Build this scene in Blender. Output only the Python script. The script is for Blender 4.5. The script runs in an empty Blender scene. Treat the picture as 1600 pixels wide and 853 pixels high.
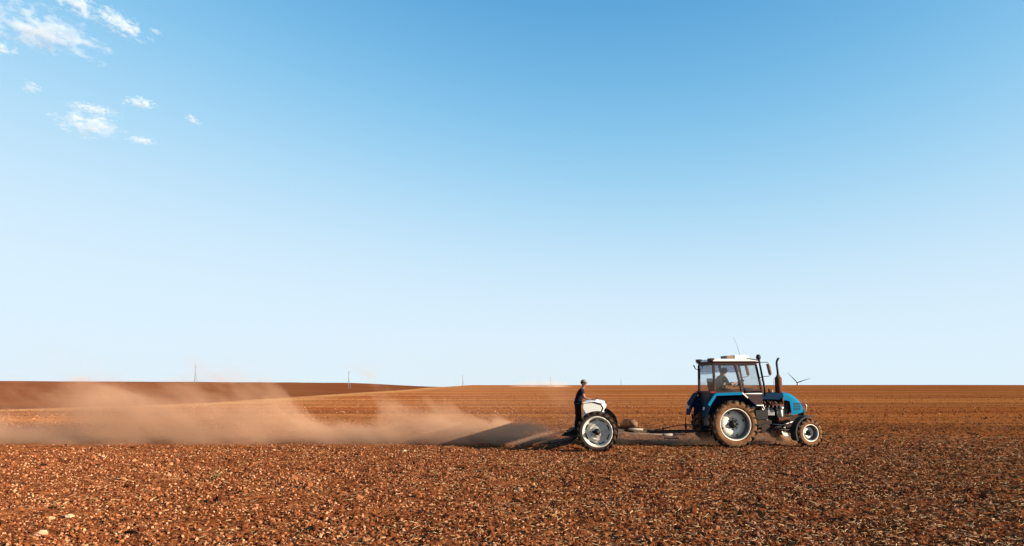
import bpy, math, random
import numpy as np
from mathutils import Vector, Matrix, Euler

R = math.radians
random.seed(7)
rng = np.random.default_rng(11)
sc = bpy.context.scene
col = sc.collection

# ---------------------------------------------------------------- camera
CAM_H = 2.0
PITCH = 8.49
F_PX = 1155.0                       # focal length in pixels of a 1600 px wide frame
cam_d = bpy.data.cameras.new('camera')
cam_d.sensor_width = 36.0
cam_d.lens = 36.0 * F_PX / 1600.0
cam_d.clip_start = 0.1
cam_d.clip_end = 30000
cam = bpy.data.objects.new('camera', cam_d)
cam.location = (0, 0, CAM_H)
cam.rotation_euler = (R(90 + PITCH), 0, 0)
col.objects.link(cam)
sc.camera = cam

# ---------------------------------------------------------------- sky and sun
SUN_EL, SUN_BEARING = 16.0, 110.0   # bearing clockwise from +Y (the way the camera looks)
world = bpy.data.worlds.new('World')
sc.world = world
world.use_nodes = True
wn = world.node_tree
wn.nodes.clear()
sky = wn.nodes.new('ShaderNodeTexSky')
sky.sky_type = 'NISHITA'
sky.sun_disc = False
sky.sun_elevation = R(SUN_EL)
sky.sun_rotation = R(SUN_BEARING)
sky.altitude = 3000
sky.air_density = 1.0
sky.dust_density = 0.5
sky.ozone_density = 5.0
# the camera's soft shoulder: one response curve per channel over the whole sky, a x^p / (1 + b x^p)
sep = wn.nodes.new('ShaderNodeSeparateColor')
cmb = wn.nodes.new('ShaderNodeCombineColor')
wn.links.new(sky.outputs[0], sep.inputs[0])
SKY_GAIN = 3.2
for ci, (pw, ka, kb) in enumerate(((3.0, 2.85, 3.75), (2.4, 0.935, 1.0), (2.6, 0.322, 0.305))):
    def wm(op, x, y):
        n = wn.nodes.new('ShaderNodeMath'); n.operation = op
        for q, t in enumerate((x, y)):
            if isinstance(t, (int, float)): n.inputs[q].default_value = t
            else: wn.links.new(t, n.inputs[q])
        return n.outputs[0]
    xp = wm('POWER', sep.outputs[ci], pw)
    wn.links.new(wm('DIVIDE', wm('MULTIPLY', xp, ka * SKY_GAIN), wm('ADD', wm('MULTIPLY', xp, kb), 1.0)), cmb.inputs[ci])
bg = wn.nodes.new('ShaderNodeBackground')
bg.inputs[1].default_value = 0.10
wo = wn.nodes.new('ShaderNodeOutputWorld')
wn.links.new(cmb.outputs[0], bg.inputs[0])
wn.links.new(bg.outputs[0], wo.inputs[0])

sun_d = bpy.data.lights.new('sun', 'SUN')
sun_d.energy = 5.0
sun_d.angle = R(0.53)
sun_d.color = (1.0, 0.87, 0.70)
sun = bpy.data.objects.new('sun', sun_d)
sdir = Vector((math.sin(R(SUN_BEARING)) * math.cos(R(SUN_EL)), math.cos(R(SUN_BEARING)) * math.cos(R(SUN_EL)), math.sin(R(SUN_EL))))
sun.rotation_euler = sdir.to_track_quat('Z', 'Y').to_euler()
sun.location = sdir * 50
col.objects.link(sun)

vs = sc.view_settings
vs.view_transform = 'Standard'
vs.look = 'None'
vs.exposure = 1.6
vs.gamma = 1.0
vs.use_curve_mapping = False
sc.render.engine = 'CYCLES'
cy = sc.cycles
cy.use_denoising = True
cy.max_bounces = 8
cy.volume_bounces = 1
cy.transparent_max_bounces = 16
cy.volume_max_steps = 512
cy.caustics_reflective = False
cy.caustics_refractive = False


# ---------------------------------------------------------------- helpers
def px_ray(px, py):
    """direction of a photograph pixel (1600x853) as seen from the camera; used to survey where things stand"""
    v = Vector(((px - 800) / F_PX, (426.5 - py) / F_PX, -1.0))
    v.rotate(Euler((R(90 + PITCH), 0, 0)))
    return v


def at_y(px, py, Y):
    d = px_ray(px, py)
    t = Y / d.y
    return Vector((d.x * t, Y, CAM_H + d.z * t))


def at_z(px, py, Z):
    d = px_ray(px, py)
    t = (Z - CAM_H) / d.z
    return Vector((d.x * t, d.y * t, Z))


def tag(o, label=None, cat=None, group=None, kind=None):
    if label: o['label'] = label
    if cat: o['category'] = cat
    if group: o['group'] = group
    if kind: o['kind'] = kind
    return o


def empty(name, loc=(0, 0, 0), rz=0.0, parent=None):
    o = bpy.data.objects.new(name, None)
    o.location = loc
    o.rotation_euler = (0, 0, rz)
    o.empty_display_size = 0.2
    col.objects.link(o)
    o.parent = parent
    return o


def copy_tree(o, parent=None):
    c = o.copy()
    col.objects.link(c)
    c.parent = parent
    for ch in list(o.children):
        copy_tree(ch, c)
    return c


class MB:
    def __init__(self):
        self.v = []
        self.f = []
        self.sm = []

    def add(self, vs_, fs, M=None, smooth=False):
        b = len(self.v)
        for p in vs_:
            p = Vector(p)
            self.v.append(M @ p if M else p)
        for f in fs:
            self.f.append([b + i for i in f])
            self.sm.append(smooth)
        return self

    def box(self, lo, hi, M=None):
        x0, y0, z0 = lo
        x1, y1, z1 = hi
        return self.add([(x0, y0, z0), (x1, y0, z0), (x1, y1, z0), (x0, y1, z0), (x0, y0, z1), (x1, y0, z1), (x1, y1, z1), (x0, y1, z1)],
                        [(0, 3, 2, 1), (4, 5, 6, 7), (0, 1, 5, 4), (1, 2, 6, 5), (2, 3, 7, 6), (3, 0, 4, 7)], M)

    def beam(self, p, q, w, h, up=(0, 0, 1), w2=None, h2=None):
        p, q = Vector(p), Vector(q)
        d = (q - p).normalized()
        s = d.cross(Vector(up))
        if s.length < 1e-4:
            s = d.cross(Vector((1, 0, 0)))
        s.normalize()
        u = s.cross(d)
        w2 = w if w2 is None else w2
        h2 = h if h2 is None else h2
        vv = []
        for c, a, b in ((p, w, h), (q, w2, h2)):
            for i, j in ((-1, -1), (1, -1), (1, 1), (-1, 1)):
                vv.append(c + s * (a / 2 * i) + u * (b / 2 * j))
        return self.add(vv, [(0, 1, 2, 3), (7, 6, 5, 4), (0, 4, 5, 1), (1, 5, 6, 2), (2, 6, 7, 3), (3, 7, 4, 0)])

    def tube(self, path, r, n=8, closed=False):
        P = [Vector(p) for p in path]
        m = len(P)
        rr = r if isinstance(r, (list, tuple)) else [r] * m
        vv, ff = [], []
        prev = None
        for i in range(m):
            if closed:
                d = P[(i + 1) % m] - P[i - 1]
            else:
                d = P[min(i + 1, m - 1)] - P[max(i - 1, 0)]
            d.normalize()
            if prev is None:
                ref = Vector((0, 0, 1)) if abs(d.z) < 0.9 else Vector((1, 0, 0))
                a = d.cross(ref).normalized()
            else:
                a = (prev - d * prev.dot(d)).normalized()
            prev = a
            b = d.cross(a)
            for k in range(n):
                t = 2 * math.pi * k / n
                vv.append(P[i] + (a * math.cos(t) + b * math.sin(t)) * rr[i])
        for i in range(m if closed else m - 1):
            j = (i + 1) % m
            for k in range(n):
                ff.append((i * n + k, i * n + (k + 1) % n, j * n + (k + 1) % n, j * n + k))
        self.add(vv, ff, smooth=True)
        if not closed:
            b0 = len(self.v) - m * n
            self.f.append([b0 + k for k in range(n)][::-1]); self.sm.append(False)
            self.f.append([b0 + (m - 1) * n + k for k in range(n)]); self.sm.append(False)
        return self

    def lathe(self, prof, n=32, M=None, closed=False, smooth=True):
        """revolve (radius, y) about the y axis"""
        vv, ff = [], []
        m = len(prof)
        for (r, y) in prof:
            for k in range(n):
                t = 2 * math.pi * k / n
                vv.append((r * math.cos(t), y, r * math.sin(t)))
        for i in range(m if closed else m - 1):
            j = (i + 1) % m
            for k in range(n):
                ff.append((i * n + k, j * n + k, j * n + (k + 1) % n, i * n + (k + 1) % n))
        return self.add(vv, ff, M, smooth)

    def prism(self, poly, y0, y1, M=None):
        """extrude an (x, z) outline along y"""
        n = len(poly)
        vv = [(x, y0, z) for x, z in poly] + [(x, y1, z) for x, z in poly]
        ff = [list(range(n)), list(range(2 * n - 1, n - 1, -1))]
        for i in range(n):
            j = (i + 1) % n
            ff.append((i, i + n, j + n, j))
        return self.add(vv, ff, M)

    def build(self, name, mat, parent=None, bevel=0, loc=None, rz=None, seg=2):
        me = bpy.data.meshes.new(name)
        me.from_pydata([tuple(p) for p in self.v], [], self.f)
        me.polygons.foreach_set('use_smooth', self.sm)
        me.validate()
        me.update()
        # outward normals
        import bmesh
        bm = bmesh.new()
        bm.from_mesh(me)
        bmesh.ops.recalc_face_normals(bm, faces=bm.faces)
        bm.to_mesh(me)
        bm.free()
        o = bpy.data.objects.new(name, me)
        if mat:
            me.materials.append(mat)
        col.objects.link(o)
        o.parent = parent
        if loc is not None: o.location = loc
        if rz is not None: o.rotation_euler = (0, 0, rz)
        if bevel:
            md = o.modifiers.new('bevel', 'BEVEL')
            md.width = bevel
            md.segments = seg
            md.limit_method = 'ANGLE'
            md.angle_limit = R(35)
        return o


# ---------------------------------------------------------------- materials
def new_mat(name):
    m = bpy.data.materials.new(name)
    m.use_nodes = True
    nt = m.node_tree
    nt.nodes.clear()
    out = nt.nodes.new('ShaderNodeOutputMaterial')
    return m, nt, out


def N(nt, t, **kw):
    n = nt.nodes.new(t)
    for k, v in kw.items():
        setattr(n, k, v)
    return n


def L(nt, a, b):
    nt.links.new(a, b)


def mth(nt, op, a, b=None, clamp=False):
    n = nt.nodes.new('ShaderNodeMath')
    n.operation = op
    n.use_clamp = clamp
    for i, x in enumerate((a, b)):
        if x is None: continue
        if isinstance(x, (int, float)):
            n.inputs[i].default_value = x
        else:
            nt.links.new(x, n.inputs[i])
    return n.outputs[0]


def sstep(nt, x, lo, hi, a=0.0, b=1.0):
    n = nt.nodes.new('ShaderNodeMapRange')
    n.interpolation_type = 'SMOOTHSTEP'
    nt.links.new(x, n.inputs[0])
    n.inputs[1].default_value = lo
    n.inputs[2].default_value = hi
    n.inputs[3].default_value = a
    n.inputs[4].default_value = b
    return n.outputs[0]


def noise(nt, vec, scale, detail=4, rough=0.55, dim='3D'):
    n = nt.nodes.new('ShaderNodeTexNoise')
    n.noise_dimensions = dim
    if vec is not None: nt.links.new(vec, n.inputs['Vector'])
    n.inputs['Scale'].default_value = scale
    n.inputs['Detail'].default_value = detail
    n.inputs['Roughness'].default_value = rough
    return n.outputs['Fac']


def mixc(nt, fac, a, b):
    n = nt.nodes.new('ShaderNodeMix')
    n.data_type = 'RGBA'
    if isinstance(fac, (int, float)): n.inputs[0].default_value = fac
    else: nt.links.new(fac, n.inputs[0])
    for i, x in ((6, a), (7, b)):
        if isinstance(x, (tuple, list)): n.inputs[i].default_value = (*x[:3], 1)
        else: nt.links.new(x, n.inputs[i])
    return n.outputs[2]


DUSTC = (0.30, 0.165, 0.085)


def paint(name, c, rough=0.5, metal=0.0, dust=0.25, scale=6.0, dustc=DUSTC, bump=0.0, coat=0.0):
    """painted or bare surface with field dust settled on it in patches"""
    m, nt, out = new_mat(name)
    tc = N(nt, 'ShaderNodeTexCoord')
    p = N(nt, 'ShaderNodeBsdfPrincipled')
    n1 = noise(nt, tc.outputs['Object'], scale, 6, 0.65)
    n2 = noise(nt, tc.outputs['Object'], scale * 7, 3, 0.6)
    f = mth(nt, 'ADD', mth(nt, 'MULTIPLY', n1, 0.7), mth(nt, 'MULTIPLY', n2, 0.3))
    f = sstep(nt, f, 0.62 - dust * 0.5, 0.85 - dust * 0.3)
    f = mth(nt, 'MULTIPLY', f, min(1.0, 0.35 + dust))
    L(nt, mixc(nt, f, c, dustc), p.inputs['Base Color'])
    L(nt, mth(nt, 'ADD', mth(nt, 'MULTIPLY', f, 0.9 - rough), rough), p.inputs['Roughness'])
    p.inputs['Metallic'].default_value = metal
    p.inputs['Specular IOR Level'].default_value = 0.5 if rough < 0.45 else (0.22 if rough < 0.75 else 0.06)
    p.inputs['Coat Weight'].default_value = coat
    if bump:
        b = N(nt, 'ShaderNodeBump')
        b.inputs['Strength'].default_value = bump
        b.inputs['Distance'].default_value = 0.01
        L(nt, n2, b.inputs['Height'])
        L(nt, b.outputs[0], p.inputs['Normal'])
    L(nt, p.outputs[0], out.inputs[0])
    return m


def glass_mat(name, tint, dirt):
    m, nt, out = new_mat(name)
    tr = N(nt, 'ShaderNodeBsdfTransparent')
    tr.inputs[0].default_value = (*tint, 1)
    gl = N(nt, 'ShaderNodeBsdfGlossy')
    gl.inputs['Roughness'].default_value = 0.04
    df = N(nt, 'ShaderNodeBsdfDiffuse')
    df.inputs[0].default_value = (0.42, 0.36, 0.30, 1)
    lw = N(nt, 'ShaderNodeLayerWeight')
    fr = mth(nt, 'ADD', mth(nt, 'MULTIPLY', mth(nt, 'POWER', lw.outputs['Facing'], 4.0), 0.45), 0.025)
    a = N(nt, 'ShaderNodeMixShader')
    L(nt, fr, a.inputs[0]); L(nt, tr.outputs[0], a.inputs[1]); L(nt, gl.outputs[0], a.inputs[2])
    tc = N(nt, 'ShaderNodeTexCoord')
    d = sstep(nt, noise(nt, tc.outputs['Object'], 5, 5, 0.6), 0.3, 0.8, dirt * 0.4, dirt * 1.6)
    b = N(nt, 'ShaderNodeMixShader')
    L(nt, d, b.inputs[0]); L(nt, a.outputs[0], b.inputs[1]); L(nt, df.outputs[0], b.inputs[2])
    L(nt, b.outputs[0], out.inputs[0])
    return m


M_ = {}
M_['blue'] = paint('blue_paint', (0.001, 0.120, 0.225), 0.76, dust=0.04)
M_['blue_shaded'] = paint('shaded_blue_paint', (0.003, 0.016, 0.040), 0.8, dust=0.0)  # mudguard shade put into the colour of the blue; bonnet top shares it
M_['maroon'] = paint('maroon_cab_paint', (0.024, 0.006, 0.004), 0.6, dust=0.08, scale=9)
M_['white'] = paint('white_paint', (0.66, 0.62, 0.55), 0.55, dust=0.2)
M_['rim'] = paint('cream_rim_paint', (0.66, 0.61, 0.51), 0.6, dust=0.26, scale=5)
M_['hopper'] = paint('white_hopper_paint', (0.76, 0.72, 0.64), 0.5, dust=0.06, scale=3)
M_['barrel'] = paint('shaded_rim_barrel', (0.10, 0.09, 0.085), 0.7, dust=0.2, scale=6)  # grey darkened to deepen the shade inside the rim, plus dust patches
M_['black'] = paint('black_plastic', (0.010, 0.010, 0.011), 0.6, dust=0.10)
M_['board'] = paint('oil_black_boards', (0.010, 0.008, 0.007), 0.85, dust=0.08)
M_['rim2'] = paint('dusty_cream_rim_paint', (0.52, 0.47, 0.38), 0.65, dust=0.30, scale=6)
M_['iron'] = paint('oily_cast_iron', (0.010, 0.009, 0.008), 0.65, dust=0.12, scale=14)
M_['steel'] = paint('worn_steel', (0.30, 0.28, 0.26), 0.4, metal=0.8, dust=0.2, scale=14)
M_['grey'] = paint('dull_grey_paint', (0.20, 0.175, 0.145), 0.7, dust=0.3, scale=12)
M_['rust'] = paint('rusty_steel', (0.085, 0.032, 0.019), 0.8, dust=0.2, scale=18)
M_['frame'] = paint('dark_machine_frame', (0.035, 0.024, 0.018), 0.75, dust=0.25, scale=9)
M_['tyre'] = paint('dust_covered_rubber', (0.045, 0.022, 0.012), 0.9, dust=0.7, scale=5, dustc=(0.165, 0.078, 0.034), bump=0.3)
M_['tread'] = paint('worn_black_rubber', (0.018, 0.015, 0.013), 0.85, dust=0.28, scale=12, dustc=(0.19, 0.105, 0.06), bump=0.3)
M_['tyre2'] = paint('brown_black_rubber', (0.045, 0.026, 0.018), 0.9, dust=0.28, scale=7, dustc=(0.15, 0.08, 0.045), bump=0.3)
M_['red_lens'] = paint('red_lens', (0.20, 0.012, 0.008), 0.25, dust=0.2)
M_['lens'] = paint('clear_lens', (0.7, 0.68, 0.62), 0.15, dust=0.15)
M_['glass'] = glass_mat('dusty_cab_glass', (0.93, 0.95, 0.96), 0.035)
M_['glass_dark'] = glass_mat('tinted_glass_band', (0.50, 0.55, 0.64), 0.03)
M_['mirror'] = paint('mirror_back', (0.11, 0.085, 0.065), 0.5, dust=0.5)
M_['skin'] = paint('weathered_skin', (0.17, 0.070, 0.040), 0.6, dust=0.05, scale=20)
M_['skin2'] = paint('driver_skin', (0.30, 0.14, 0.09), 0.55, dust=0.05, scale=20)
M_['shirt'] = paint('navy_shirt_cloth', (0.009, 0.010, 0.019), 0.9, dust=0.05, scale=10)
M_['trousers'] = paint('black_trouser_cloth', (0.012, 0.011, 0.012), 0.9, dust=0.12, scale=10)
M_['jacket'] = paint('grey_brown_jacket_cloth', (0.20, 0.14, 0.105), 0.9, dust=0.2, scale=10)
M_['cap'] = paint('grey_cap_cloth', (0.16, 0.13, 0.125), 0.9, dust=0.1, scale=14)
M_['hair'] = paint('dark_hair', (0.012, 0.008, 0.006), 0.7, dust=0.0)
M_['boot'] = paint('boot_leather', (0.010, 0.008, 0.007), 0.7, dust=0.12, scale=16)
M_['tarp'] = paint('brown_sackcloth', (0.10, 0.05, 0.03), 0.95, dust=0.4, scale=8, bump=0.6)
M_['pole'] = paint('weathered_concrete', (0.16, 0.155, 0.145), 0.9, dust=0.05, scale=1)
M_['turbine'] = paint('turbine_grey_white', (0.55, 0.56, 0.57), 0.5, dust=0.0, scale=0.2)
M_['blade'] = paint('turbine_blade_grey', (0.12, 0.13, 0.145), 0.5, dust=0.0, scale=0.2)
M_['leaf'] = paint('dry_green_leaf', (0.13, 0.115, 0.04), 0.8, dust=0.3, scale=30)
M_['stone'] = paint('pale_field_stone', (0.40, 0.27, 0.17), 0.95, dust=0.3, scale=12, bump=0.5)


# ---------------------------------------------------------------- ground
def _hash(ix, iy, seed):
    h = (ix.astype(np.int64) * 374761393 + iy.astype(np.int64) * 668265263 + seed * 1442695041) & 0xFFFFFFFF
    h = ((h ^ (h >> 13)) * 1274126177) & 0xFFFFFFFF
    h = h ^ (h >> 16)
    return (h & 0xFFFF) / 65535.0


def vnoise(x, y, seed=0):
    ix = np.floor(x); iy = np.floor(y)
    fx = x - ix; fy = y - iy
    ux = fx * fx * (3 - 2 * fx); uy = fy * fy * (3 - 2 * fy)
    a = _hash(ix, iy, seed); b = _hash(ix + 1, iy, seed); c = _hash(ix, iy + 1, seed); d = _hash(ix + 1, iy + 1, seed)
    return (a * (1 - ux) + b * ux) * (1 - uy) + (c * (1 - ux) + d * ux) * uy - 0.5


def smooth(x, a, b):
    t = np.clip((x - a) / (b - a), 0, 1)
    return t * t * (3 - 2 * t)


def crest_u(x, y):
    """metres to the left of the edge where the near field falls into the shallow valley"""
    xe = -31.0 - 14.0 * smooth(y, 78, 50) * 0 - 0.028 * np.clip(y - 100, 0, 3000) - 12.0 * (1 - smooth(y, 45, 85))
    return xe - x + 3.0 * vnoise(x / 23.0, y / 40.0, 5)


def terrain(x, y):
    x = np.asarray(x, float); y = np.asarray(y, float)
    r = np.hypot(x, y)
    u = crest_u(x, y)
    z = -3.2 * smooth(u, 0, 34) + 6.9 * smooth(u, 40, 240)
    z = z + smooth(r, 60, 260) * 0.7 * vnoise(x / 90.0, y / 60.0, 9)
    z = z - 0.075 * np.maximum(0, y - 1300) ** 2 / (np.maximum(0, y - 1300) + 160)
    z = np.maximum(z, -95)
    return z


def rough(x, y):
    r = np.hypot(x, y)
    f = 1 - smooth(r, 34, 70)
    seeded = smooth(y, 23.6, 24.3) * (1 - smooth(y, 27.0, 28.2)) * (1 - smooth(x, 1.5, 4.0))
    a = 0.05 * vnoise(x / 0.9, y / 0.7, 1) + 0.055 * vnoise(x / 0.30, y / 0.25, 2)
    c = np.abs(vnoise(x / 0.13, y / 0.13, 3)) * 2
    d = vnoise(x / 0.055, y / 0.055, 4)
    a = a + (0.055 * (1 - c) * (vnoise(x / 0.45, y / 0.4, 6) + 0.6) + 0.032 * d)
    ridge = 0.05 * np.exp(-((y - 23.75 - 0.25 * vnoise(x / 1.5, 0 * y, 21)) / 0.22) ** 2) * (1 - smooth(x, 2, 4))
    return 0.78 * a * f * (1 - 0.55 * seeded) + ridge * f


def ground_z(x, y):
    return terrain(x, y) + rough(np.asarray(x, float), np.asarray(y, float))


def build_ground():
    inner = np.linspace(-46, 46, 931)
    outer = np.linspace(46, 314, 80)[1:-1]
    ang = np.radians(np.concatenate([inner, outer]))
    rr = [0.6]
    while rr[-1] < 6: rr.append(rr[-1] * 1.12)
    while rr[-1] < 36: rr.append(rr[-1] * 1.0026)
    while rr[-1] < 70: rr.append(rr[-1] * 1.006)
    while rr[-1] < 2200: rr.append(rr[-1] * 1.028)
    while rr[-1] < 9000: rr.append(rr[-1] * 1.10)
    rr = np.array(rr)
    na, nr = len(ang), len(rr)
    A, RR = np.meshgrid(ang, rr)
    X = RR * np.sin(A); Y = RR * np.cos(A)
    # ragged grid so clods do not line up
    jit = (rng.random(A.shape) - 0.5) * 0.0016
    X = X + jit * RR; Y = Y + (rng.random(A.shape) - 0.5) * 0.0022 * RR
    Z = ground_z(X, Y)
    V = np.stack([X, Y, Z], -1).reshape(-1, 3)
    i = np.arange(nr - 1)[:, None] * na
    j = np.arange(na)[None, :]
    jn = (j + 1) % na
    Q = np.stack([i + j, i + na + j, i + na + jn, i + jn], -1).reshape(-1, 4)[:, ::-1]
    cidx = len(V)
    V = np.vstack([V, [[0, 0, 0]]])
    me = bpy.data.meshes.new('ground')
    tri = np.stack([np.full(na, cidx), np.arange(na), (np.arange(na) + 1) % na], -1)[:, [0, 2, 1]]
    nq, nt_ = len(Q), len(tri)
    me.vertices.add(len(V)); me.vertices.foreach_set('co', V.ravel())
    me.loops.add(nq * 4 + nt_ * 3)
    me.loops.foreach_set('vertex_index', np.concatenate([Q.ravel(), tri.ravel()]).astype(np.int32))
    me.polygons.add(nq + nt_)
    st = np.concatenate([np.arange(nq) * 4, nq * 4 + np.arange(nt_) * 3])
    me.polygons.foreach_set('loop_start', st.astype(np.int32))
    me.update(calc_edges=True)
    me.polygons.foreach_set('use_smooth', np.zeros(nq + nt_, bool))
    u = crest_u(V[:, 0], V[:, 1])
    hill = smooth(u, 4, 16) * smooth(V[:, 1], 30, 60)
    straw = np.exp(-((u + 1.0) / 4.0) ** 2) * smooth(V[:, 1], 46, 62) * (1 - smooth(V[:, 1], 500, 1200))
    for nm, d in (('hill', hill), ('straw', straw)):
        at = me.attributes.new(nm, 'FLOAT', 'POINT')
        at.data.foreach_set('value', d.astype(np.float32))
    o = bpy.data.objects.new('ground', me)
    col.objects.link(o)
    o['kind'] = 'structure'
    return o


def soil_material():
    m, nt, out = new_mat('dry_tilled_soil')
    p = N(nt, 'ShaderNodeBsdfPrincipled')
    p.inputs['Roughness'].default_value = 1.0
    p.inputs['Specular IOR Level'].default_value = 0.0
    p.inputs['Diffuse Roughness'].default_value = 0.35
    g = N(nt, 'ShaderNodeNewGeometry').outputs['Position']
    fine = noise(nt, g, 9, 5, 0.7)
    med = noise(nt, g, 0.8, 4, 0.6)
    mp = N(nt, 'ShaderNodeMapping')
    mp.inputs['Scale'].default_value = (0.012, 0.16, 0.0)
    L(nt, g, mp.inputs[0])
    band = noise(nt, mp.outputs[0], 1.0, 6, 0.65)
    mp2 = N(nt, 'ShaderNodeMapping')
    mp2.inputs['Scale'].default_value = (0.004, 0.03, 0.0)
    mp2.inputs['Rotation'].default_value = (0, 0, 0.05)
    L(nt, g, mp2.inputs[0])
    band2 = noise(nt, mp2.outputs[0], 1.0, 5, 0.6)
    c = mixc(nt, sstep(nt, fine, 0.33, 0.70), (0.060, 0.018, 0.008), (0.255, 0.082, 0.028))
    c = mixc(nt, mth(nt, 'MULTIPLY', sstep(nt, med, 0.45, 0.75), 0.45), c, (0.31, 0.115, 0.040))
    # wind rows of straw and bare strips laid by the passes of the machine, running across the view
    far = N(nt, 'ShaderNodeVectorMath', operation='LENGTH')
    L(nt, g, far.inputs[0])
    fr = sstep(nt, far.outputs['Value'], 20, 60)
    c = mixc(nt, mth(nt, 'MULTIPLY', sstep(nt, band, 0.36, 0.66), mth(nt, 'MULTIPLY', fr, 0.85)), c, (0.42, 0.156, 0.044))
    c = mixc(nt, mth(nt, 'MULTIPLY', sstep(nt, band2, 0.46, 0.60), mth(nt, 'MULTIPLY', fr, 0.7)), c, (0.20, 0.046, 0.010))
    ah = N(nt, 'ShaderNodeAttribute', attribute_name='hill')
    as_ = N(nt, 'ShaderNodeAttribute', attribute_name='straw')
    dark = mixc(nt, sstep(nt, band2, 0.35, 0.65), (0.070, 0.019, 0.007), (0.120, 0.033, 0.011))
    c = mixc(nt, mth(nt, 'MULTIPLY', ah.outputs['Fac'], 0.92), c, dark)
    sf = mth(nt, 'MULTIPLY', as_.outputs['Fac'], sstep(nt, band, 0.3, 0.6, 0.3, 0.95))
    c = mixc(nt, sf, c, (0.36, 0.18, 0.07))
    L(nt, c, p.inputs['Base Color'])
    b = N(nt, 'ShaderNodeBump')
    b.inputs['Strength'].default_value = 0.9
    b.inputs['Distance'].default_value = 0.05
    L(nt, noise(nt, g, 14, 6, 0.75), b.inputs['Height'])
    L(nt, b.outputs[0], p.inputs['Normal'])
    L(nt, p.outputs[0], out.inputs[0])
    return m


ground = build_ground()
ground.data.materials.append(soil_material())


# ---------------------------------------------------------------- clods and straw lying on the field
def scatter(n, r0, r1, half, power):
    """points in a wedge in front of the camera, denser where it is near"""
    t = rng.random(n)
    r = (r0 ** power + t * (r1 ** power - r0 ** power)) ** (1 / power)
    a = np.radians((rng.random(n) * 2 - 1) * half)
    return r * np.sin(a), r * np.cos(a), r


def clod_material():
    m, nt, out = new_mat('clod_soil')
    p = N(nt, 'ShaderNodeBsdfPrincipled')
    p.inputs['Roughness'].default_value = 1.0
    p.inputs['Specular IOR Level'].default_value = 0.0
    p.inputs['Diffuse Roughness'].default_value = 1.0
    oi = N(nt, 'ShaderNodeObjectInfo')
    tc = N(nt, 'ShaderNodeTexCoord')
    cr = N(nt, 'ShaderNodeValToRGB')
    e = cr.color_ramp.elements
    e[0].position = 0.0; e[0].color = (0.040, 0.012, 0.006, 1)
    e[1].position = 1.0; e[1].color = (0.58, 0.33, 0.19, 1)
    for pos, c in ((0.30, (0.090, 0.027, 0.011)), (0.62, (0.215, 0.069, 0.026)), (0.84, (0.36, 0.145, 0.062))):
        k = e.new(pos); k.color = (*c, 1)
    L(nt, oi.outputs['Random'], cr.inputs[0])
    f = noise(nt, tc.outputs['Object'], 3, 4, 0.7)
    c = mixc(nt, sstep(nt, f, 0.35, 0.7, 0, 0.45), cr.outputs[0], (0.12, 0.034, 0.012))
    L(nt, c, p.inputs['Base Color'])
    L(nt, p.outputs[0], out.inputs[0])
    return m


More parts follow.
